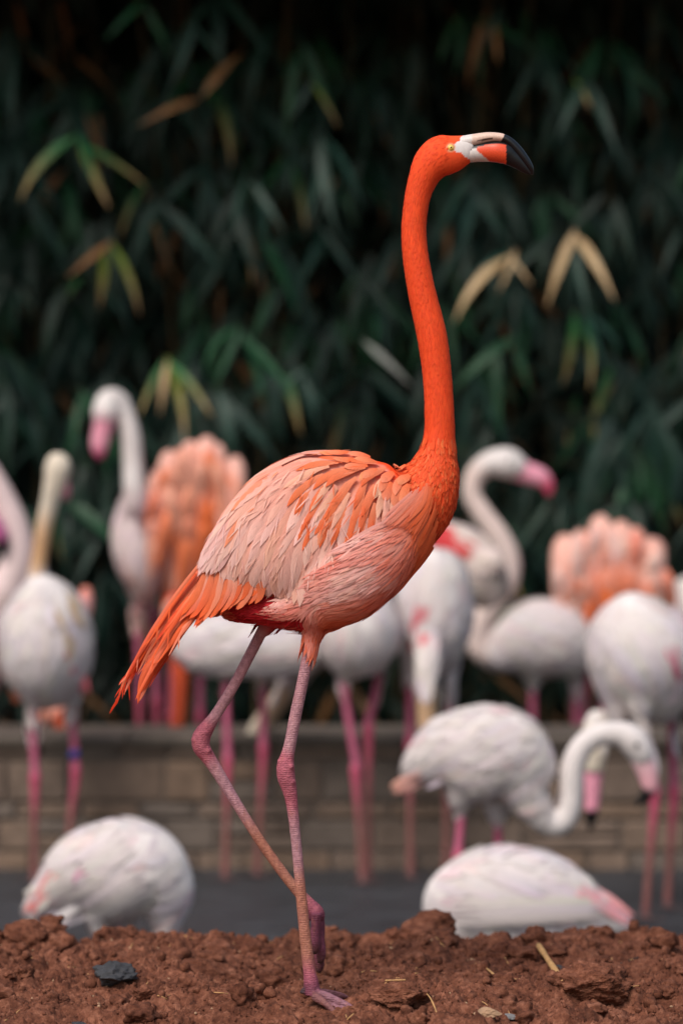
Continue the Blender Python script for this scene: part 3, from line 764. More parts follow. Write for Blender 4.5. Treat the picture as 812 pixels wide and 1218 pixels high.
        plume(ctrl, rt.uniform(3.6, 7), jitc(OP if rt.random() < .35 else OT, .1, rt), jitc(rt.choice((OT, OT, OD, OP)), .1, rt), dY * .6, dY, barbs=4 if rt.random() < .5 else 0)
    return root
wing_extra = MB()
main_bird()

# ------------------------------------------------------------------ the other flamingos
WH = C(228, 219, 218); CREAM = C(228, 214, 196); TANN = C(206, 168, 134); PALEP = C(230, 206, 206)
LPK = C(188, 98, 126); LJT = C(194, 88, 114); LDL = C(142, 92, 90)
BPK = C(236, 158, 180); BBL = C(20, 18, 22)
def leg_lofts(tx, ty, jx, jy, Y, dY=0.0, fx=None, r=4.6, tuft=WH, upper=LPK):
    """thigh tuft, upper leg, ankle joint, lower leg to the pond floor, webbed foot"""
    y = Y + dY; s = sc(y); k = s / 400.0; gz = floor_z(y) + 0.012; fy = 609 + (CZ - gz) * s
    if fx is None: fx = jx
    out = [loft([(tx, ty - 38 * k, 7 * k, dY, 1, tuft), (tx, ty - 22 * k, 14 * k, dY, 1, tuft), (tx, ty - 7 * k, 10 * k, dY, 1, tuft), (tx, ty + 2 * k, 4 * k, dY, 1, tuft)], Y, 12, 4),
           loft([(tx, ty, r * k * 1.15, dY, 1, upper), (tx * .55 + jx * .45, ty * .55 + jy * .45, r * k * 1.08, dY, 1, upper), (jx, jy - 10 * k, r * k * 1.15, dY, 1, upper), (jx, jy, r * k * 1.55, dY, 1, LJT), (jx, jy + 11 * k, r * k * 1.2, dY, 1, LJT),
                 (jx * .5 + fx * .5, jy * .5 + fy * .5, r * k * .95, dY, 1, LDL), (fx, fy, r * k * 1.1, dY, 1, LDL)], Y, 12, 5)]
    f0 = W(fx, fy, y)
    for a in (-0.75, 0, 0.75):
        out.append(loft_world([(*(f0 + Vector((math.sin(a) * t, -math.cos(a) * t, -0.004))), 0.006 - 0.002 * t / 0.1, .6, *C(92, 74, 74)) for t in (0, .03, .055, .07)], 8, 2))
    return out
def accent(root, bvh, x0, y0, x1, y1, w, c0, c1, n=5, name='feather', lift=0.003):
    """coloured wing-edge or tail feathers lying on the side one sees"""
    for k in range(n):
        q = (k / max(1, n - 1) - .5) if n > 1 else 0
        dx, dy = x1 - x0, y1 - y0; l = math.hypot(dx, dy); nx_, ny_ = -dy / l, dx / l
        P = []; Nn = []; last = None
        for i in range(8):
            u = i / 7; X = x0 + dx * u + nx_ * q * w * (1 - .3 * u); Yp = y0 + dy * u + ny_ * q * w * (1 - .3 * u)
            h, nn = camray(bvh, X, Yp)
            if h is None:
                if last is None: continue
                h = W(X, Yp, last.y); nn = Vector((0, -1, .2)).normalized()
            last = h; P.append(h + nn * (lift + .0012 * k)); Nn.append(nn)
        if len(P) < 4: continue
        V, F, Cc, U = strip(P, Nn, w * 1.7 / n / sc(P[0].y), np.asarray(c0), jitc(c1, .08), nv=3, tipw=.5)
        mb = MB(); mb.add(V, F, Cc, U); mb.build(name, M_FEATH, root)
def ball(p, r, col):
    mb = MB(); V = [Vector(p) + Vector((0, 0, r))]; F = []; n = 10
    for a in (1, 2, 3, 4):
        for k in range(n):
            t = math.pi * a / 5; V.append(Vector(p) + Vector((math.sin(t) * math.cos(k * 2 * math.pi / n), math.sin(t) * math.sin(k * 2 * math.pi / n), math.cos(t))) * r)
    V.append(Vector(p) - Vector((0, 0, r)))
    F += [(0, 1 + k, 1 + (k + 1) % n) for k in range(n)] + [(1 + a * n + k, 1 + (a + 1) * n + k, 1 + (a + 1) * n + (k + 1) % n, 1 + a * n + (k + 1) % n) for a in range(3) for k in range(n)]
    F += [(41, 31 + (k + 1) % n, 31 + k) for k in range(n)]
    mb.add(V, F, np.broadcast_to(col, (len(V), 3))); return mb
def ruffle(root, Y, spots, seed, lmax=100):
    """raised round-tipped feathers of a ruffled back"""
    r_ = random.Random(seed)
    for (x, y, c) in spots:
        L = r_.uniform(42, lmax); w = r_.uniform(9, 17); ln = r_.uniform(-.22, .22); dY = -.19 + r_.uniform(-.02, .02); P = []; Nn = []
        for k in range(8):
            u = k / 7; P.append(W(x + ln * L * (u - 1), y + L * (1 - u), Y + dY + .05 * (1 - u) + .09 * max(0, u - .65) ** 1.3 * 2.2)); Nn.append(Vector((r_.uniform(-.04, .04) + ln * .5, -1, .25 + max(0, u - .6) * 1.6)).normalized())
        V, F, Cc, U = strip(P, Nn, w / sc(Y), np.asarray(c) * .9, jitc(c, .06, r_), nv=5, camber=.45, tipw=.05, rag=.12, rootw=.5, rng=r_)
        mb = MB(); mb.add(V, F, Cc, U); mb.build('feather', M_FEATH, root)
def bird(Y, label, group, torso, neck, bill=None, legs=(), lobes=(), flow=(-.6, .8), f=1.0, col=WH, fcols=None, fL=44, fw=15, nf=420, accents=(), eye=None, band=None, headf=.85, fl=None, lift_=.004):
    gx = np.mean([l[4] if len(l) > 4 and l[4] is not None else l[2] for l in legs]); p0 = W(gx, 609, Y)
    root = empty('flamingo', (p0.x, Y, floor_z(Y)), label, 'flamingo', group)
    Lf = [loft([(*t[:3], t[3] if len(t) > 3 else 0, t[4] if len(t) > 4 and t[4] is not None else f, t[5] if len(t) > 5 else col) for t in torso], Y, 28, 5)]
    if neck: Lf.append(loft([(*t[:3], t[3] if len(t) > 3 else 0, 1, t[4] if len(t) > 4 else col) for t in neck], Y, 18, 6))
    for lb in lobes: Lf.append(loft([(*t[:3], t[3] if len(t) > 3 else 0, 1, t[4] if len(t) > 4 else col) for t in lb], Y, 14, 4))
    for l in legs:
        Lf += leg_lofts(l[0], l[1], l[2], l[3], Y, l[5] if len(l) > 5 else 0, l[4] if len(l) > 4 else None, tuft=col if l[1] < 9999 else WH)
    me, co, cols = remesh(Lf, 0.0042, 3)
    finish_body(me, cols, M_PLUM, root); bvh = bvh_of(me)
    # laid plumage
    rn = np.random.RandomState(int(abs(gx) * 7 + Y * 100)); pts, nor = surf_samples(me, nf * 9, rn)
    q = MB(); cnt = 0; s = sc(Y)
    xs = [t[0] for t in torso]; ys = [t[1] for t in torso]; rr = max(t[2] for t in torso)
    fld = fl or (lambda x, y: flow)
    ty0 = min(t[1] - t[2] * .9 for t in torso); ty1 = max(t[1] + t[2] * .9 for t in torso)
    T = np.array([t[:3] for t in torso], float); tl_ = np.linalg.norm(np.diff(T[:, :2], axis=0), axis=1)
    for p, n_ in zip(pts, nor):
        if cnt >= nf: break
        x, y = PX(p)
        dd = np.hypot(T[:, 0] - x, T[:, 1] - y) - T[:, 2] * 1.02
        if dd.min() > 1 or abs(p[1] - Y) > 0.34: continue
        base = jitc(fcols(x, y, rn) if fcols else col, .035)
        P, Nn = trace(bvh, Vector(p), Vector(n_), fld, rn.uniform(.7, 1.3) * fL / s, 5, 0.0004, lift_ + rn.rand() * lift_, .2)
        if len(P) < 5: continue
        V, F, Cc, U = strip(P, Nn, fw * rn.uniform(.7, 1.2) / s, base * .96, base, tilt=rn.uniform(-.1, .1), nv=3, camber=.12, rag=.1); q.add(V, F, Cc, U); cnt += 1
    if q.n: tag(q.build('plumage', M_FEATH, root), kind='stuff')
    for a in accents: accent(root, bvh, *a)
    if bill:
        v, f_, c = loft([(*t[:3], t[3] if len(t) > 3 else 0, .75, t[4] if len(t) > 4 else BPK) for t in bill], Y, 14, 5)
        mb = MB(); mb.add(v, f_, c); mb.build('bill', M_BILL, root)
    if eye:
        h, nn = camray(bvh, *eye)
        if h is not None: ball(h, 0.0065, C(24, 18, 14)).build('eye', M_EYE, root)
    if band:
        bx, by, rp, dY = band; v, f_, c = loft([(bx, by - 5, rp, dY, 1, C(50, 60, 150)), (bx, by + 5, rp, dY, 1, C(50, 60, 150))], Y, 14, 1)
        mb = MB(); mb.add(v, f_, c); o = mb.build('leg_band', M_BAND, root); o['label'] = 'blue leg ring'
    return root

GW = 'white flamingos gathered in the pond'; GC = 'coral flamingos behind the wall'
def white_fc(pink=.06):
    def f(x, y, rn): 
        r = rn.rand()
        return C(233, 212, 214) if r < pink else (C(224, 215, 219) if r < .4 else WH)
    return f
# seen from behind, looking away, blue ring on one leg
bird(3.88, 'white flamingo seen from behind with cream head and a blue leg ring', GW,
     [(55, 684, 6), (54, 697, 28), (54, 728, 49), (55, 765, 56), (58, 800, 50), (61, 825, 33), (63, 840, 12)],
     [(42, 722, 24, .10), (43, 700, 15, .15), (46, 672, 10, .16, TANN), (52, 632, 10, .15, TANN), (59, 600, 10.5, .14, CREAM), (65, 575, 13, .13, CREAM), (69, 558, 16, .13, CREAM), (69, 546, 13, .13, CREAM), (69, 539, 6, .13, CREAM)],
     bill=[(74, 570, 8, .16, BPK), (78, 585, 6, .19, BPK), (79, 597, 3, .2, BBL)],
     legs=[(38, 838, 42, 925, 41, -.03), (86, 836, 90, 916, 78, .02)], f=1.25, flow=(.05, 1), fcols=lambda x, y, rn: C(205, 180, 150) if (62 < x < 84 and 700 < y < 752 and rn.rand() < .5) else white_fc()(x, y, rn),
     accents=[(82, 772, 103, 826, 12, C(232, 120, 130), C(226, 128, 140), 3), (22, 735, 30, 790, 16, WH, C(225, 218, 224), 3)], band=(88.5, 897, 6.2, .02))
# coral bird hidden behind it, head down
def coral_fc(cx, cy, rw_, low):
    def f(x, y, rn):
        t = math.exp(-((x - cx) / rw_) ** 2 - ((y - cy) / low) ** 2); r = rn.rand()
        a = C(240, 188, 176) if r < .5 else C(240, 158, 134)
        t = t * (.95 if rn.rand() < .75 else .3)
        return a * (1 - t) + C(238, 112, 52) * t
    return f
bird(4.78, 'coral flamingo hidden behind the one with the blue leg ring, orange neck lowered', GC,
     [(60, 695, 10), (60, 722, 40), (62, 758, 46), (65, 795, 34), (68, 816, 14)],
     [(66, 795, 17, -.1, C(150, 62, 34)), (69, 828, 12.5, -.2, C(140, 56, 30)), (73, 855, 11, -.28, C(136, 54, 30)), (76, 876, 9, -.32, C(140, 58, 36))], bill=[(76, 874, 8, -.32, BPK), (79, 881, 6, -.33, BPK), (78, 885, 3, -.33, BBL)],
     legs=[(50, 815, 52, 900), (78, 815, 79, 900)], lobes=[[(92, 745, 12, 0, C(238, 190, 190)), (102, 716, 9, 0, C(236, 170, 170)), (102, 698, 5, 0, C(236, 150, 130))], [(25, 790, 12), (20, 820, 9), (21, 836, 4)]], col=C(236, 132, 98), fcols=coral_fc(65, 770, 30, 60), flow=(0, 1), nf=150)
# cut by the picture edge: bent neck and dark bill tip
bird(4.72, 'pale pink flamingo with bent neck and black bill tip beside the ringed bird', GW,
     [(-40, 690, 20), (-42, 730, 48), (-35, 775, 52), (-30, 815, 30), (-28, 835, 12)],
     [(-15, 735, 28, -.02, PALEP), (6, 705, 24, -.03, PALEP), (20, 672, 21, -.03, PALEP), (20, 640, 19, -.03, PALEP), (8, 605, 17, -.03, PALEP), (-8, 572, 15, -.03, PALEP), (-22, 552, 14, -.03, PALEP), (-36, 560, 15, -.05, PALEP), (-38, 585, 17, -.08, PALEP), (-28, 606, 13, -.1, PALEP)],
     bill=[(-26, 608, 13, -.1), (-10, 622, 12, -.1, C(190, 100, 150)), (0, 636, 10, -.1, C(190, 100, 150)), (4, 648, 7, -.1, BBL), (2, 660, 3, -.1, BBL)],
     legs=[(-45, 832, -44, 920), (-15, 832, -14, 920)], col=PALEP, flow=(0, 1), nf=150)
# slim, facing us, bill pointing down
bird(5.0, 'slim pale flamingo facing forward with pink bill pointing down, beside coral bird', GW,
     [(163, 578, 10), (161, 600, 19), (160, 635, 26), (165, 668, 26), (172, 696, 17), (174, 712, 8)],
     [(164, 605, 17, -.06, PALEP), (160, 578, 13.5, -.08, WH), (158, 548, 12, -.08, WH), (156, 520, 11.5, -.08, WH), (150, 496, 11, -.08, WH), (142, 479, 12.5, -.08, WH), (131, 477, 15, -.09, WH), (127, 490, 17, -.1, WH), (124, 503, 12.5, -.11, C(232, 190, 200))],
     bill=[(125, 500, 12.5, -.11), (121, 516, 11, -.11), (118.5, 530, 10, -.11), (119, 540, 7, -.11, C(190, 80, 120)), (120, 548, 3, -.11, BBL)],
     legs=[(164, 712, 166, 832), (181, 712, 186, 832, 186, .06)], f=1.3, flow=(0, 1), nf=220, col=C(232, 214, 214), fcols=lambda x, y, rn: C(232, 196, 190) if y > 650 and rn.rand() < .5 else C(232, 214, 216))
# coral, ruffled, seen from behind
CO = C(238, 158, 134); CP = C(240, 184, 170)
lob = lambda x, y, r, L, dx=0, c=CO: [(x - dx * .3, y + L, r * .6, -.06, c), (x - dx * .15, y + L * .55, r * .95, -.12, c), (x, y + r * .9, r * .95, -.09, CP), (x + dx * .1, y + 2, r * .55, -.02, CP)]
e_ = bird(5.06, 'ruffled coral flamingo seen from behind between slim pale bird and tall orange one', GC,
     [(232, 548, 22), (232, 572, 46), (232, 612, 54), (228, 660, 47), (222, 700, 34), (218, 730, 18)],
     [(213, 720, 20, -.12, C(190, 60, 40)), (213, 760, 14, -.3, C(168, 64, 34)), (214, 800, 10.5, -.44, C(164, 62, 32)), (213, 840, 9.5, -.5, C(158, 60, 32)), (211, 868, 8.5, -.52, C(150, 60, 36))], bill=[(211, 866, 9, -.52), (208, 876, 7, -.53), (205, 880, 3, -.53, BBL)],
     legs=[(206, 735, 204, 850), (238, 735, 238, 850)], lobes=[lob(201, 541, 13, 110), lob(226, 529, 13, 90), lob(246, 524, 14, 90), lob(259, 532, 10, 100), lob(279, 548, 14, 110), lob(186, 566, 12, 120), lob(214, 552, 13, 120), lob(266, 560, 14, 120), lob(240, 548, 14, 110)],
     col=CO, fcols=coral_fc(240, 605, 32, 55), flow=(0, 1), fl=lambda x, y: ((x - 232) * .004, 1), f=.95, nf=380, fL=34, fw=8, lift_=.005)
# behind the tall bird: white body, neck lowered to the coping
bird(3.9, 'white flamingo half hidden behind the tall orange one, tan neck lowered to the wall', GW,
     [(207, 774, 10), (222, 770, 27), (260, 766, 38), (310, 766, 40), (350, 774, 33), (374, 788, 18)],
     [(376, 772, 20, .04), (362, 792, 15, .14, CREAM), (345, 815, 12.5, .22, C(214, 184, 160)), (325, 842, 11.5, .3, C(214, 184, 160)), (308, 866, 11.5, .36, CREAM), (301, 876, 9, .38, CREAM)], bill=[(302, 872, 8, .37), (297, 880, 6, .37), (294, 880, 3, .37, BBL)],
     legs=[(268, 792, 271, 905, 268, .0), (313, 792, 313, 890, 306, .08)], f=.8, flow=(-.9, .3), fcols=white_fc(), nf=260)
# seen from behind, one leg drawn up
bird(3.84, 'white flamingo with crossed pink legs standing behind the tall orange bird', GW,
     [(430, 692, 14), (427, 710, 38), (426, 745, 51), (429, 780, 43), (434, 802, 20)],
     [(440, 730, 20, .16), (455, 715, 13, .2), (452, 745, 12, .22, CREAM), (448, 775, 12, .2, CREAM)],
     legs=[(407, 803, 423, 915, 431, -.02), (452, 796, 438, 868, 438, .05)], f=1.15, flow=(.1, 1), fcols=white_fc(.04), nf=300, accents=[(404, 745, 412, 790, 14, WH, C(236, 212, 214), 3)])
bird(3.96, 'white flamingo with pink wing edge and tan neck hanging straight down', GW,
     [(515, 652, 14), (515, 668, 35), (516, 710, 46), (518, 752, 43), (520, 784, 26), (521, 799, 10)],
     [(509, 760, 17, -.1, CREAM), (508, 790, 12, -.16, TANN), (507, 822, 11, -.18, TANN), (507, 850, 11.5, -.18, TANN), (506, 868, 9.5, -.18, C(216, 176, 150))], bill=[(506, 866, 8, -.18), (503, 876, 6, -.18), (501, 882, 3, -.18, BBL)],
     legs=[(488, 792, 487, 886, 488, -.02), (535, 800, 532, 884, 530, .03)], f=1.2, flow=(.05, 1), fcols=white_fc(.05), nf=300,
     accents=[(505, 722, 494, 782, 18, C(232, 130, 140), C(226, 90, 110), 4), (531, 716, 529, 736, 8, C(236, 180, 188), C(232, 160, 170), 2)])
bird(4.74, 'white flamingo with red upper wing half hidden behind the S-necked bird', GW,
     [(496, 642, 12), (518, 640, 22), (548, 660, 33), (572, 688, 34), (588, 716, 18)],
     [(570, 676, 18, -.06, C(214, 196, 188)), (584, 666, 12, -.08, C(210, 190, 182)), (590, 680, 10, -.08, C(200, 180, 172))],
     legs=[(512, 715, 512, 850), (534, 720, 534, 850)], f=1, flow=(.85, .5), col=C(228, 212, 206), nf=200, accents=[(500, 628, 566, 656, 26, C(214, 52, 62), C(224, 84, 84), 6), (506, 648, 556, 672, 16, C(232, 180, 176), C(232, 196, 190), 3)])
# S-shaped neck, looking right
NK = C(228, 206, 200)
bird(5.2, 'white flamingo with S-shaped neck and pink bill standing behind the wall', GW,
     [(584, 784, 12), (600, 771, 28), (625, 763, 44), (653, 761, 48), (678, 776, 37), (695, 794, 15)],
     [(604, 775, 22, 0, NK), (584, 780, 16, 0, NK), (569, 769, 14.5, 0, NK), (569, 746, 14, 0, NK), (583, 720, 14, 0, NK), (600, 695, 15, 0, NK), (604, 668, 15, 0, NK), (593, 640, 14, 0, NK), (573, 611, 12.5, 0, NK), (561, 588, 11.5, 0, NK), (566, 565, 12.5, 0, NK), (582, 552, 15, 0, WH), (602, 551, 18.5, 0, WH), (615, 557, 15, 0, WH), (622, 562, 10, 0, C(232, 190, 196))],
     bill=[(610, 557, 14), (628, 563, 12.5), (642, 568, 11.5), (650, 576, 8.5, 0, C(222, 100, 130)), (652, 585, 5, 0, C(206, 80, 110)), (650, 591, 2.4, 0, BBL)], eye=(606, 548),
     legs=[(633, 818, 634, 905), (683, 814, 687, 905, 689, .05)], f=.72, flow=(.85, .5), fcols=white_fc(.08), nf=340)
l_ = bird(5.32, 'ruffled coral flamingo with orange centre seen from behind beside the S-necked bird', GC,
     [(723, 636, 26), (723, 658, 52), (723, 692, 65), (718, 730, 52), (706, 764, 28), (699, 790, 13)],
     [(700, 780, 14, .1, C(150, 60, 60)), (694, 810, 11, .12, C(200, 90, 80)), (690, 840, 10, .1, CO), (690, 880, 10, .1, CO)],
     legs=[(694, 790, 692, 890), (715, 788, 716, 890)], lobes=[lob(672, 642, 18, 110, -8, CP), lob(690, 636, 14, 110, 0, CP), lob(714, 618, 16, 90, 0, CO), lob(738, 624, 14, 90, 0, CP), lob(754, 632, 14, 110, 4, CP), lob(775, 644, 17, 100, 8, CP), lob(728, 634, 15, 100, 0, CP)],
     col=C(236, 150, 124), fcols=lambda x, y, rn: (C(120, 44, 44) if (x < 712 and y > 705 and x > 690) else coral_fc(722, 692, 26, 42)(x, y, rn)), flow=(0, 1), fl=lambda x, y: ((723 - x) * .003, 1), f=.9, nf=380, fL=36, fw=8, lift_=.005)
bird(5.6, 'white flamingo showing only its back beyond the pink-legged one', GW,
     [(806, 694, 12), (818, 708, 28), (832, 738, 40), (836, 772, 30), (836, 796, 12)], [(850, 740, 18), (866, 720, 13), (872, 690, 11), (866, 660, 11), (872, 640, 14), (884, 640, 13)], bill=[(884, 640, 11), (898, 650, 8), (902, 662, 3, 0, BBL)],
     legs=[(822, 798, 823, 890), (845, 798, 846, 890)], f=1, flow=(-.5, .8), nf=120)
bird(3.24, 'large white flamingo on long bright pink legs, its head lowered behind a curved neck', GW,
     [(772, 710, 12), (768, 722, 42), (764, 756, 66), (768, 796, 66), (777, 830, 48), (780, 850, 28), (780, 858, 10)],
     [(738, 815, 32, -.02), (738, 842, 17, -.04, C(222, 196, 178)), (736, 864, 12.5, -.02, CREAM), (728, 872, 11, 0, CREAM), (718, 862, 11, .0, CREAM), (710, 855, 12, .0, WH), (706, 872, 15, .0, CREAM), (706, 896, 15, .0, CREAM), (705, 918, 11.5, 0, CREAM)],
     bill=[(705.5, 918, 11), (704.5, 935, 10), (704, 950, 9), (703, 960, 8.5), (703, 966, 8, 0, BBL), (702.5, 976, 6, 0, BBL), (702, 988, 2, 0, BBL)],
     legs=[(761, 854, 778, 944, 767, -.10), (797, 842, 801, 940, 793, .1)], f=1.1, flow=(.3, .95), fcols=white_fc(.12), nf=420,
     accents=[(795, 770, 812, 812, 12, C(232, 150, 170), C(226, 110, 140), 3), (720, 735, 775, 820, 34, WH, C(224, 218, 228), 5), (760, 730, 800, 820, 30, WH, C(226, 218, 226), 4)])
bird(2.66, 'white flamingo drinking with deeply curved neck and pink tail over the pond', GW,
     [(484, 927, 9), (502, 910, 25), (530, 897, 44), (565, 896, 57), (600, 900, 57), (622, 916, 44), (633, 936, 30)],
     [(596, 905, 16), (614, 926, 27), (633, 954, 23), (646, 973, 17.5), (662, 981, 14.5), (675, 967, 14), (679, 940, 14), (681, 912, 14.5), (692, 888, 14), (712, 874, 13.5), (735, 873, 15), (750, 880, 17.5), (760, 894, 16), (765, 906, 12)],
     bill=[(762, 902, 13.5, 0, C(232, 196, 200)), (769, 919, 12, 0, C(230, 176, 186)), (772, 935, 10, 0, C(230, 170, 180)), (769, 943, 8, 0, BBL), (763, 951, 5.5, 0, BBL), (756, 959, 2, 0, BBL)], eye=(757, 886),
     legs=[(548, 966, 545, 1020), (592, 980, 592, 1030, 590, .06)], f=.72, flow=(-.85, .4), fcols=white_fc(.06), nf=420,
     accents=[(505, 925, 466, 942, 20, C(240, 190, 186), C(240, 172, 160), 5), (575, 885, 500, 930, 30, WH, C(230, 218, 228), 5)])
bird(2.2, 'white flamingo bent low behind the soil with pink and red wing edge', GW,
     [(514, 1098, 18), (538, 1080, 46), (580, 1070, 62), (625, 1072, 64), (665, 1082, 54), (700, 1092, 38), (730, 1098, 18), (748, 1100, 6)],
     [(545, 1100, 36), (522, 1130, 22), (506, 1160, 15), (500, 1190, 14), (490, 1210, 16), (482, 1225, 12)], bill=[(483, 1222, 11), (478, 1240, 9), (474, 1254, 3, 0, BBL)],
     legs=[(600, 1130, 600, 1170), (640, 1130, 640, 1170, 640, .06)], f=.78, flow=(.9, .35), fcols=white_fc(.08), nf=420,
     accents=[(690, 1052, 752, 1094, 26, C(240, 186, 190), C(238, 160, 168), 5), (650, 1060, 672, 1076, 12, C(216, 60, 74), C(216, 70, 84), 2), (560, 1040, 700, 1075, 30, WH, C(226, 216, 224), 5), (540, 1085, 722, 1080, 26, WH, C(222, 214, 212), 5, 'feather', .009), (575, 1030, 650, 1064, 18, WH, C(226, 214, 226), 3, 'feather', .007), (545, 1045, 620, 1075, 18, WH, C(228, 218, 226), 3, 'feather', .006)])
bird(2.24, 'hunched white flamingo with drooping pink tail, half hidden by the soil', GW,
     [(34, 1090, 8), (58, 1066, 22), (95, 1040, 46), (135, 1034, 60), (170, 1042, 60), (194, 1064, 42), (202, 1090, 22)],
     [(192, 1070, 30), (200, 1098, 18, 0, C(226, 200, 194)), (197, 1115, 16, 0, C(226, 200, 194)), (190, 1140, 14, 0, CREAM), (178, 1180, 13), (172, 1205, 16), (170, 1222, 12)], bill=[(170, 1220, 11), (165, 1238, 9), (160, 1250, 3, 0, BBL)],
     legs=[(118, 1112, 116, 1150), (150, 1114, 150, 1155, 150, .06)], f=.8, flow=(-.8, .5), fcols=white_fc(.06), nf=420,
     accents=[(72, 1042, 36, 1092, 22, C(240, 170, 170), C(236, 142, 146), 4), (90, 1055, 30, 1070, 24, WH, WH, 4), (130, 1060, 60, 1095, 30, WH, C(226, 218, 222), 5), (105, 1036, 92, 1052, 14, C(236, 190, 204), C(226, 160, 190), 3), (170, 1050, 100, 1088, 26, WH, WH, 4, 'feather', .009), (150, 1000, 95, 1035, 30, WH, WH, 4, 'feather', .006)])

rr_ = random.Random(77)
sp = []
for row, (yy, half) in enumerate([(618, 50), (596, 56), (572, 52), (550, 40), (532, 24)][::-1]):
    n = 5 if half < 40 else 6
    for k in range(n):
        x = 234 + (k / (n - 1) - .5) * 2 * half + rr_.uniform(-4, 4); y = yy + rr_.uniform(-8, 8) + abs(x - 234) * .12
        t = math.exp(-((x - 244) / 24) ** 2 - ((y - 600) / 34) ** 2)
        sp.append((x, y, (C(243, 176, 152) if rr_.random() < .5 else C(240, 138, 100)) * (1 - t) + C(240, 116, 54) * t))
ruffle(e_, 5.06, sp, 4, 74)
sp = []
for row, (yy, half) in enumerate([(627, 34), (642, 56), (668, 64), (696, 60)]):
    n = 5 if half < 40 else 7
    for k in range(n):
        x = 723 + (k / (n - 1) - .5) * 2 * half + rr_.uniform(-4, 4); y = yy + rr_.uniform(-8, 8) + abs(x - 723) * .1
        t = math.exp(-((x - 720) / 30) ** 2 - ((y - 690) / 34) ** 2)
        sp.append((x, y, (C(244, 206, 196) if rr_.random() < .6 else C(238, 150, 126)) * (1 - t) + C(240, 116, 50) * t))
ruffle(l_, 5.32, sp, 6)

# ------------------------------------------------------------------ bamboo thicket
def mat_leaf(name, c, c2):
    m, nt, b = newmat(name); oc = N(nt, 'ShaderNodeTexCoord').outputs['Object']; oi = N(nt, 'ShaderNodeObjectInfo')
    f = noise(nt, 3.0, 3, 0.5, oc)
    mixn = N(nt, 'ShaderNodeMath', operation='MULTIPLY_ADD'); nt.links.new(oi.outputs['Random'], mixn.inputs[0]); mixn.inputs[1].default_value = .4; nt.links.new(f, mixn.inputs[2])
    col = ramp(nt, mixn.outputs[0], [(0.35, tuple(c)), (0.95, tuple(c2))])
    nt.links.new(col, b.inputs['Base Color']); b.inputs['Roughness'].default_value = 0.5; b.inputs['Specular IOR Level'].default_value = 0.35
    return m
def mat_tipleaf(name, c, tip):
    """leaf whose end has dried out"""
    m, nt, b = newmat(name); oc = N(nt, 'ShaderNodeTexCoord').outputs['Object']
    sep = N(nt, 'ShaderNodeSeparateXYZ'); nt.links.new(oc, sep.inputs[0])
    ad = N(nt, 'ShaderNodeMath', operation='MULTIPLY_ADD'); nt.links.new(noise(nt, 6, 3, .6, oc), ad.inputs[0]); ad.inputs[1].default_value = .3; nt.links.new(sep.outputs[0], ad.inputs[2])
    nt.links.new(ramp(nt, ad.outputs[0], [(0.45, tuple(c)), (0.8, tuple(c * .5 + tip * .5)), (1.05, tuple(tip))]), b.inputs['Base Color']); b.inputs['Roughness'].default_value = .6
    return m
G1 = mat_leaf('leaf_blue_green', C(15, 38, 31), C(31, 63, 52)); G2 = mat_leaf('leaf_dark_green', C(13, 32, 25), C(22, 50, 37))
G3 = mat_leaf('leaf_fresh_green', C(20, 60, 38), C(34, 84, 52)); GT = mat_tipleaf('leaf_yellow_tip', C(104, 124, 40), C(196, 164, 120)); GT2 = mat_tipleaf('leaf_green_dry_tip', C(38, 100, 50), C(176, 150, 100))
GD = mat_leaf('leaf_dry', C(176, 146, 106), C(206, 178, 138)); GG = mat_leaf('leaf_grey', C(140, 144, 136), C(150, 152, 146)); GB = mat_leaf('leaf_brown', C(110, 76, 48), C(140, 100, 62))
M_CULM = mat_flat('culm', C(98, 84, 56), 0.6, .35, 8); M_TWIG = mat_flat('twig', C(76, 66, 46), .7, .3, 12)
def leaf_mesh(mat, arch, w):
    V = []; F = []; n = 8
    for i in range(n + 1):
        t = i / n; z = arch * 4 * t * (1 - t) * (1.0 + .3 * (t - .5)); hw = w * .5 * (min(1, t / .22) ** .8) * (1 - max(0, (t - .3) / .7) ** 1.7)
        hw = max(hw, .002)
        V += [(t, -hw, z + hw * .28), (t, 0, z), (t, hw, z + hw * .28)]
    for i in range(n):
        a = i * 3; F += [(a, a + 1, a + 4, a + 3), (a + 1, a + 2, a + 5, a + 4)]
    mb = MB(); mb.add(V, F); return mb.mesh('leaf', mat)
LEAF = {}
def leafm(mat, k):
    key = (mat.name, k)
    if key not in LEAF: LEAF[key] = leaf_mesh(mat, (.04, .08, .14)[k], (.10, .115, .13)[k])
    return LEAF[key]
def leaf_matrix(a, b, rngl, face=.9):
    d = b - a; L = d.length; x = d / L
    zz = Vector((rngl.gauss(0, .35), -face, .75 + rngl.gauss(0, .25))); zz = (zz - x * zz.dot(x)).normalized(); y = zz.cross(x)
    return Matrix(((x.x * L, y.x * L, zz.x * L, a.x), (x.y * L, y.y * L, zz.y * L, a.y), (x.z * L, y.z * L, zz.z * L, a.z), (0, 0, 0, 1)))
def add_leaf(root, a, b, mat, k, rngl):
    o = bpy.data.objects.new('leaf', leafm(mat, k)); COL.objects.link(o); o.parent = root
    m = leaf_matrix(a, b, rngl); m.translation = a - Vector(root.location); o.matrix_local = m
    return o
def tube(P, r0, r1, n=6):
    return loft_world([(*p, r0 + (r1 - r0) * i / (len(P) - 1), 1, .3, .3, .3) for i, p in enumerate(P)], n, 2)
rb = random.Random(31)
plants = []
special = {2: 'bamboo with yellowing leaves whose tips have dried, above the slim pale flamingo', 9: 'bamboo with hanging dry straw coloured leaves behind the orange neck',
           11: 'bamboo with a pair of long straw coloured dry leaves over the dark thicket', 7: 'bamboo with a stiff grey dead leaf beside the orange neck', 4: 'bamboo with pale upright culm and one yellow leaf high in the thicket'}
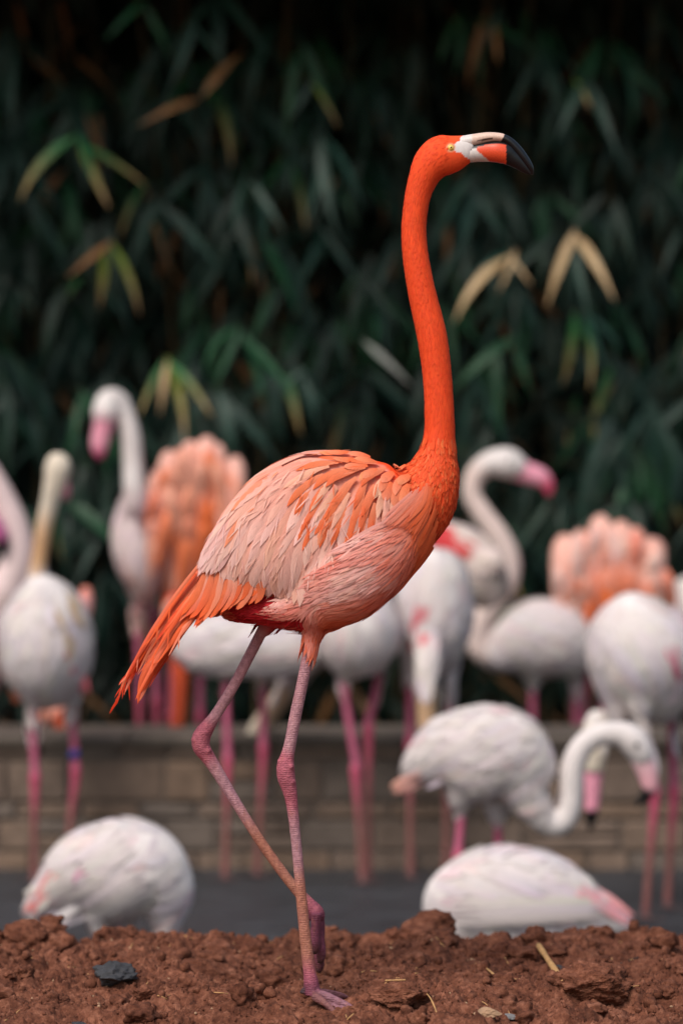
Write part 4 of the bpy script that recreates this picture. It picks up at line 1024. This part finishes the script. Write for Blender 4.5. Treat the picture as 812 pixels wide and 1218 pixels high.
special.update({0: 'leafy bamboo rising behind the bent-necked pale pink flamingo', 1: 'leafy bamboo rising behind the cream head of the ringed flamingo', 3: 'leafy bamboo standing between the slim pale bird and the ruffled coral one',
    5: 'leafy bamboo behind the back of the tall orange flamingo', 6: 'leafy bamboo behind the shoulder of the tall orange flamingo', 8: 'leafy bamboo directly behind the tall orange neck', 10: 'leafy bamboo above the pink bill of the S-necked bird',
    12: 'leafy bamboo behind the ruffled coral bird with orange centre', 13: 'leafy bamboo beyond the white bird that shows only its back'})
GREEN = 'tall bamboo with drooping dark green leaves in the thicket behind the wall'
NP = 14
def branch_to(root, base, tip):
    mid = base.lerp(tip, .5) + Vector((0, 0, .10)); v, f, c = tube([base, base.lerp(mid, .6), mid, tip], .004, .002, 5)
    mb = MB(); mb.add(v, f); mb.build('branch', M_TWIG, root)
def hi_ok(px, py): return True
for i in range(NP):
    px = -10 + i * (835 / (NP - 1)) + rb.uniform(-14, 14); Y = 6.3 + (i * 7 % 5) * .12
    b0 = W(px, 609, Y); b0.z = floor_z(Y)
    root = empty('bamboo', b0, special[i], 'bamboo', 'bamboo thicket behind the wall')
    nc = 3
    tops = []
    for k in range(nc):
        bx = b0 + Vector((rb.uniform(-.12, .12), rb.uniform(-.05, .5), 0)); H = rb.uniform(3.6, 4.6); lean = Vector((rb.gauss(0, .12), rb.uniform(-.5, -.05), 0))
        P = [bx + Vector((0, 0, H * t)) + lean * (t * t * 1.6) for t in np.linspace(0, 1, 9)]
        rr = rb.uniform(.007, .013); v, f, c = tube(P, rr, rr * .45, 8); mb = MB(); mb.add(v, f)
        culm = mb.build('culm', M_CULM, root)
        for z_ in np.arange(.25, H, .28):
            t = z_ / H; p = bx + Vector((0, 0, H * t)) + lean * (t * t * 1.6); mb = MB(); v, f, c = loft_world([(p.x, p.y, p.z + dz, rr * q, 1, .3, .3, .3) for dz, q in ((-.006, .95), (0, 1.25), (.006, .95))], 8, 1); mb.add(v, f)
            if z_ < 2.6: mb.build('node', M_CULM, culm)
        tops.append((bx, H, lean))
    plants.append((root, tops, px, Y))
    # near leaves, each its own piece
    for k in range(30):
        bx, H, lean = rb.choice(tops); zt = rb.uniform(.75, 2.8); t = zt / H
        pc = bx + Vector((0, 0, H * t)) + lean * (t * t * 1.6)
        tip = Vector((b0.x + rb.uniform(-.26, .26), Y - rb.uniform(.0, .75), pc.z + rb.uniform(.0, .25)))
        branch_to(root, pc, tip)
        m0 = rb.choice((G1, G1, G1, G2, G2, G3)); n = rb.randint(3, 6)
        for q in range(n):
            ang = (q / max(1, n - 1) - .5) * rb.uniform(.6, 1.3) + rb.gauss(0, .2); L = rb.uniform(.14, .37)
            dz = -math.cos(ang) * L; dx = math.sin(ang) * L
            mt = m0 if rb.random() < .96 else rb.choice((GB, GT2, G3))
            tj = tip + Vector((rb.gauss(0, .02), rb.gauss(0, .02), rb.gauss(0, .02)))
            add_leaf(root, tj, tj + Vector((dx, rb.uniform(-.3, .15) * L, dz)), mt, rb.choice((0, 1, 1, 2)), rb)
    # deeper and higher foliage, too dense to pick apart
    mb = MB(); bm_ = np.array([v.co[:] for v in leafm(G2, 1).vertices]); bf = [tuple(p.vertices) for p in leafm(G2, 1).polygons]
    bm2 = bm_.reshape(9, 3, 3)[::2].reshape(-1, 3); bf2 = [(a * 3 + s_, a * 3 + s_ + 1, a * 3 + s_ + 4, a * 3 + s_ + 3) for a in range(4) for s_ in (0, 1)]
    for k in range(2700):
        if k < 800: a = Vector((b0.x + rb.uniform(-.4, .4), Y + rb.uniform(.1, 1.9), rb.uniform(0.0, 3.0)))
        else: a = Vector((b0.x + rb.uniform(-.5, .5), Y + rb.uniform(-1.7, 1.6), rb.uniform(2.92, 4.7)))  # unseen canopy above the view, added to shade the thicket
        L = rb.uniform(.18, .36); ang = rb.uniform(-.8, .8)
        b_ = a + Vector((math.sin(ang) * L, rb.uniform(-.4, .3) * L, -math.cos(ang) * L)); M = np.array(leaf_matrix(a, b_, rb))
        v = bm2 @ M[:3, :3].T + M[:3, 3]; mb.add(v, bf2)
    tag(mb.build('foliage_and_shade_canopy', G2, root), kind='stuff')
    mb = MB()
    for k in range(34):
        a = Vector((b0.x + rb.uniform(-.4, .4), Y + rb.uniform(-.1, 1.0), rb.uniform(-.2, 2.8))); L = rb.uniform(.15, .3); ang = rb.uniform(-.9, .9)
        M = np.array(leaf_matrix(a, a + Vector((math.sin(ang) * L, rb.uniform(-.4, .3) * L, -math.cos(ang) * L)), rb)); mb.add(bm2 @ M[:3, :3].T + M[:3, 3], bf2)
    tag(mb.build('withered_foliage', GB, root), kind='stuff')
# the thicket goes on to either side
for j, (px, lab) in enumerate(((-75, 'leafy bamboo continuing the thicket beyond the bent-necked flamingo'), (-150, 'second leafy bamboo beyond the bent-necked flamingo'), (-230, 'third leafy bamboo beyond the bent-necked flamingo'), (-310, 'fourth leafy bamboo beyond the bent-necked flamingo'),
                              (890, 'leafy bamboo continuing the thicket past the bird that shows only its back'), (965, 'second leafy bamboo past the bird that shows only its back'), (1045, 'third leafy bamboo past the bird that shows only its back'))):
    src, tops_, px0, Y = plants[(j * 3) % NP]; b0 = W(px, 609, Y); b0.z = floor_z(Y)
    r2 = empty('bamboo', b0, lab, 'bamboo', 'bamboo thicket behind the wall')
    for ch in list(src.children):
        c2 = ch.copy(); COL.objects.link(c2); c2.parent = r2
        if ch.name.startswith('leaf'): continue
        c2.location = ch.location                    # built in world space: same offset from the source root
        for g in ch.children:
            d2 = g.copy(); COL.objects.link(d2); d2.parent = c2
# leaves that stand out in the photograph
def show(i, base, tips, mat, w=1, Y=5.42):
    root, tops, px, Yp = plants[i]; a = W(*base, Y)
    bx, H, lean = min(tops, key=lambda q: abs(q[0].x - a.x)); t = max(.02, (a.z - floor_z(Yp)) / H * .95)
    branch_to(root, bx + Vector((0, 0, H * t)) + lean * (t * t * 1.6), a)
    for j, tp in enumerate(tips):
        aj = a + Vector((rb.gauss(0, .012), rb.gauss(0, .02), rb.gauss(0, .012)))
        add_leaf(root, aj, W(tp[0], tp[1], Y - .02 * j - .02 + rb.gauss(0, .06)), tp[2] if len(tp) > 2 else mat, rb.choice((w, 0, 1)), rb)
show(2, (92, 162), [(24, 240, GT2), (130, 248, GT), (175, 222, GT2), (108, 215, G3)], GT, 2)
show(2, (134, 290), [(118, 368), (166, 376), (80, 330, GB)], GT, 2)
show(2, (198, 428), [(165, 495, GT2), (190, 495, GD), (220, 525, GT), (252, 496, GT2)], GT, 1)
show(4, (372, 92), [(402, 152, GT), (340, 150, G1)], GT, 1)
show(4, (240, 112), [(165, 150, GB), (290, 62, GB)], GB, 0)
show(9, (604, 298), [(540, 384), (592, 348), (632, 340), (560, 330, G1)], GD, 2)
show(11, (682, 279), [(650, 366), (730, 358), (700, 380, G1)], GD, 1)
show(7, (432, 404), [(490, 460)], GG, 0)
show(10, (690, 372), [(668, 460, GT2), (742, 420, G1), (720, 450, G1), (700, 465, GT2)], G1, 1)
show(9, (560, 215), [(610, 300), (540, 320), (520, 290)], G1, 1)
show(6, (385, 165), [(365, 265), (430, 250), (400, 280)], G1, 1)
show(5, (300, 210), [(310, 320), (280, 290), (340, 280)], G1, 1)
show(4, (230, 30), [(200, 110), (270, 80), (215, 60)], G1, 1)
show(3, (178, 0), [(125, 48), (205, 70)], G3, 1)
show(10, (592, 20), [(592, 75, GB), (575, 60, G1)], GB, 1)
show(11, (690, 95), [(702, 130, GT), (660, 170, G1), (735, 190, G1)], G1, 1)

# ------------------------------------------------------------------ clods, stones, straw and crumbs on the soil
def ico(sub):
    t = (1 + 5 ** .5) / 2
    V = [Vector(v).normalized() for v in [(-1, t, 0), (1, t, 0), (-1, -t, 0), (1, -t, 0), (0, -1, t), (0, 1, t), (0, -1, -t), (0, 1, -t), (t, 0, -1), (t, 0, 1), (-t, 0, -1), (-t, 0, 1)]]
    F = [(0, 11, 5), (0, 5, 1), (0, 1, 7), (0, 7, 10), (0, 10, 11), (1, 5, 9), (5, 11, 4), (11, 10, 2), (10, 7, 6), (7, 1, 8), (3, 9, 4), (3, 4, 2), (3, 2, 6), (3, 6, 8), (3, 8, 9), (4, 9, 5), (2, 4, 11), (6, 2, 10), (8, 6, 7), (9, 8, 1)]
    for _ in range(sub):
        mid = {}; G = []
        def m(a, b):
            k = (min(a, b), max(a, b))
            if k not in mid: mid[k] = len(V); V.append(((V[a] + V[b]) * .5).normalized())
            return mid[k]
        for a, b, c in F:
            x, y, z_ = m(a, b), m(b, c), m(c, a); G += [(a, x, z_), (b, y, x), (c, z_, y), (x, y, z_)]
        F = G
    return np.array([tuple(v) for v in V]), F
IV5, IF5 = ico(5); IV4, IF4 = ico(4); IV1, IF1 = ico(1); IV0, IF0 = ico(0)
from mathutils import noise as mnoise
def n3(V, s, seed): return np.array([mnoise.noise(Vector((v[0] * s + seed * 3.7, v[1] * s, v[2] * s))) for v in V])
def lump(name, px, py, wpx, hpx, mat, label, cat, seed, group=None, rough=.3, facets=6, ratio=.8, fine=.05, yaw=0, dy=0.0, emb=.17):
    p = soil_at(px, py); s = sc(p.y); V = IV5.copy(); rs = np.random.RandomState(seed)
    for _ in range(facets):       # broken planes
        n = rs.normal(size=3); n /= np.linalg.norm(n); d = rs.uniform(.55, .85); e = V @ n - d; V = V - np.outer(np.maximum(e, 0) * .9, n)
    r = 1 + rough * .5 * n3(V, 1.6, seed) + rough * .35 * n3(V, 4, seed + 3) + fine * 1.6 * (np.abs(n3(V, 9, seed + 5)) - .25) + fine * 1.2 * (np.abs(n3(V, 22, seed + 8)) - .25)
    V = V * r[:, None]; ca, sa = math.cos(yaw), math.sin(yaw)
    V = V * np.array((wpx / 2 / s, wpx / 2 / s * ratio, hpx / 2 / s)); V = np.stack([V[:, 0] * ca - V[:, 2] * sa, V[:, 1], V[:, 0] * sa + V[:, 2] * ca], -1)
    c = np.array((p.x, p.y + dy, p.z + hpx * emb / s)); mb = MB(); mb.add(V + c, IF5)
    o = mb.build(name, mat); return tag(o, label, cat, group)
M_DST = mat_flat('dark_stone', C(58, 58, 62), .8, .4, 60, .6); M_GST = mat_flat('grey_pebble', C(120, 118, 120), .8, .3, 70, .4); M_TST = mat_flat('tan_pebble', C(168, 134, 106), .85, .3, 70, .4)
lump('soil_clod', 505, 1124, 84, 46, M_CLOD, 'big rounded clod of red earth on the soil rim, before the low white bird', 'clod', 3, rough=.35, yaw=.15)
lump('soil_clod', 801, 1116, 56, 62, M_CLOD, 'tall jagged clod of red earth on the rim at the pink-legged bird', 'clod', 5, rough=.4, facets=9, fine=.06)
lump('soil_clod', 34, 1118, 62, 44, M_CLOD, 'broken clod of red earth before the drooping pink tail', 'clod', 8, rough=.35, facets=9, yaw=-.3)
lump('soil_clod', 252, 1164, 84, 40, M_CLOD, 'wide flat clod of red earth left of the standing foot, right of the dark stone', 'clod', 12, rough=.4, yaw=-.12)
lump('soil_clod', 705, 1182, 92, 52, M_CLOD, 'large crumbling clod of red earth beside the cut straw stalk', 'clod', 16, rough=.45, fine=.08)
lump('soil_clod', 668, 1124, 60, 30, M_CLOD, 'lumpy clod of red earth on the rim before the pink wing tip', 'clod', 21, rough=.4)
lump('soil_clod', 600, 1118, 66, 30, M_CLOD, 'low clod of red earth on the rim between the big clod and the lumpy one', 'clod', 26, rough=.4)
lump('soil_clod', 338, 1112, 64, 32, M_CLOD, 'clod of red earth on the rim just behind the standing leg', 'clod', 31, rough=.45, fine=.07)
lump('soil_clod', 475, 1192, 74, 34, M_CLOD, 'crumbling mound of red earth right of the spread toes', 'clod', 36, rough=.45, fine=.08)
lump('soil_clod', 170, 1172, 30, 20, M_CLOD, 'small red clod touching the dark stone', 'clod', 41)
lump('soil_clod', 60, 1185, 46, 20, M_CLOD, 'flat red clod lying left of the dark stone', 'clod', 44)
lump('stone', 137, 1174, 64, 30, M_DST, 'dark grey angular stone lying on red soil', 'stone', 53, rough=.5, facets=14, fine=.02, emb=.12)
lump('stone', 95, 1207, 22, 12, M_DST, 'little dark stone below the angular one', 'stone', 55, facets=8, fine=.02)
lump('pebble', 603, 1206, 28, 10, M_GST, 'flat pale grey pebble on the red soil', 'pebble', 58, facets=6, fine=.01)
lump('pebble', 580, 1214, 34, 12, M_TST, 'flat tan pebble next to the pale grey one', 'pebble', 61, facets=6, fine=.01)
lump('pebble', 637, 1180, 15, 12, M_GST, 'round grey pebble near the cut straw stalk', 'pebble', 64, facets=4, fine=.01)
lump('pebble', 664, 1168, 16, 18, M_DST, 'dark pebble tucked behind the cut straw stalk', 'pebble', 67, facets=7, fine=.02)
M_STRAW = mat_flat('straw', C(198, 152, 100), .6, .3, 40, .3); M_DTW = mat_flat('dark_twig', C(62, 48, 42), .8, .3, 40, .4)
def stick(name, x0, y0, x1, y1, wpx, mat, label, cat, lift=.004, bend=0):
    a = soil_at(x0, y0); b = soil_at(x1, y1); r = wpx / 2 / sc(a.y); P = []
    for i in range(7):
        u = i / 6; p = a.lerp(b, u); p.z = max(p.z, a.z + (b.z - a.z) * u) + lift + r + bend * math.sin(math.pi * u); P.append(p)
    v, f, c = loft_world([(*p, r * (1 + .12 * math.sin(i * 2.1)), 1, .3, .3, .3) for i, p in enumerate(P)], 9, 3); mb = MB(); mb.add(v, f); return tag(mb.build(name, mat), label, cat)
stick('straw_stalk', 640, 1140, 670, 1178, 7, M_STRAW, 'thick cut stalk of golden straw lying on red soil', 'straw', .004)
stick('straw', 570, 1150, 597, 1167, 2.4, M_STRAW, 'thin straw lying between the mound and the cut stalk', 'straw')
stick('straw', 524, 1128, 533, 1140, 2.2, M_STRAW, 'short straw at the foot of the big rounded clod', 'straw')
stick('straw', 505, 1200, 520, 1212, 1.8, M_STRAW, 'short bent straw below the crumbling mound', 'straw', bend=.006)
stick('straw', 458, 1170, 482, 1172, 2.0, M_STRAW, 'pale straw lying flat above the crumbling mound', 'straw')
stick('twig', 706, 1152, 758, 1138, 3.4, M_DTW, 'dark thin twig across the red soil', 'twig', bend=.004)
stick('twig', 232, 1116, 290, 1112, 4, M_DTW, 'dark flat twig on the soil rim left of the legs', 'twig')
stick('straw', 648, 1102, 662, 1116, 1.4, M_STRAW, 'hair-thin straw poking up from the lumpy rim clod', 'straw', .012)
# crumbs too many to count
rc = np.random.RandomState(9)
def crumbs(name, n, rmin, rmax, mat, big, ylo=-.22, yhi=.9, pw=2.2):
    mb = MB(); X = rc.uniform(-.62, .62, n); Yv = rc.uniform(ylo, yhi, n); Z = soil_h(X, Yv); bv, bf = (IV1, IF1) if big else (IV0, IF0)
    for x, y, z_ in zip(X, Yv, Z):
        r = rmin + (rmax - rmin) * rc.rand() ** pw; v = bv * (1 + rc.uniform(-.32, .32, (len(bv), 1))) * rc.uniform(.65, 1.2, 3) * r
        mb.add(v + np.array((x, y, z_ + r * .25)), bf)
    return tag(mb.build(name, mat), 'loose crumbs of red earth strewn over the soil' if mat is M_CLOD else 'scattered pale grit on the soil', 'soil crumbs', kind='stuff')
IV3, IF3 = ico(3)
mb = MB()
for k in range(190):
    x = rc.uniform(-.62, .62); y = rc.uniform(-.2, .78); r = .007 + .019 * rc.rand() ** 2.2
    if math.hypot(x + .04, y + .03) < .07: continue
    V = IV3 * (1 + .55 * n3(IV3, 1.7, k) + .35 * (np.abs(n3(IV3, 4.2, k + .5)) - .2))[:, None] * np.array((rc.uniform(.8, 1.3), 1, rc.uniform(.6, .95))) * r
    mb.add(V + np.array((x, y, float(soil_h(x, y)) + r * .12)), IF3)
tag(mb.build('soil_lumps', M_CLOD), 'many small lumps of broken red earth all over the soil', 'soil lumps', kind='stuff')
crumbs('soil_crumbs', 1700, .002, .010, M_CLOD, True, pw=4); crumbs('soil_grains', 12000, .0008, .003, M_CLOD, False); crumbs('grit', 420, .001, .0035, M_TST, False)
mb = MB()
for _ in range(130):
    x, y = rc.uniform(-.6, .6), rc.uniform(-.22, .85); a = rc.uniform(0, math.pi); L = rc.uniform(.006, .022)
    z0 = float(soil_h(x, y)); x1, y1 = x + math.cos(a) * L, y + math.sin(a) * L; z1 = float(soil_h(x1, y1))
    v, f, c = loft_world([(x, y, z0 + .002, .0007, 1, .3, .3, .3), ((x + x1) / 2, (y + y1) / 2, (z0 + z1) / 2 + .0025, .0008, 1, .3, .3, .3), (x1, y1, z1 + .002, .0006, 1, .3, .3, .3)], 5, 1); mb.add(v, f)
tag(mb.build('straw_bits', M_STRAW), 'tiny bits of straw strewn over the red soil', 'straw', kind='stuff')
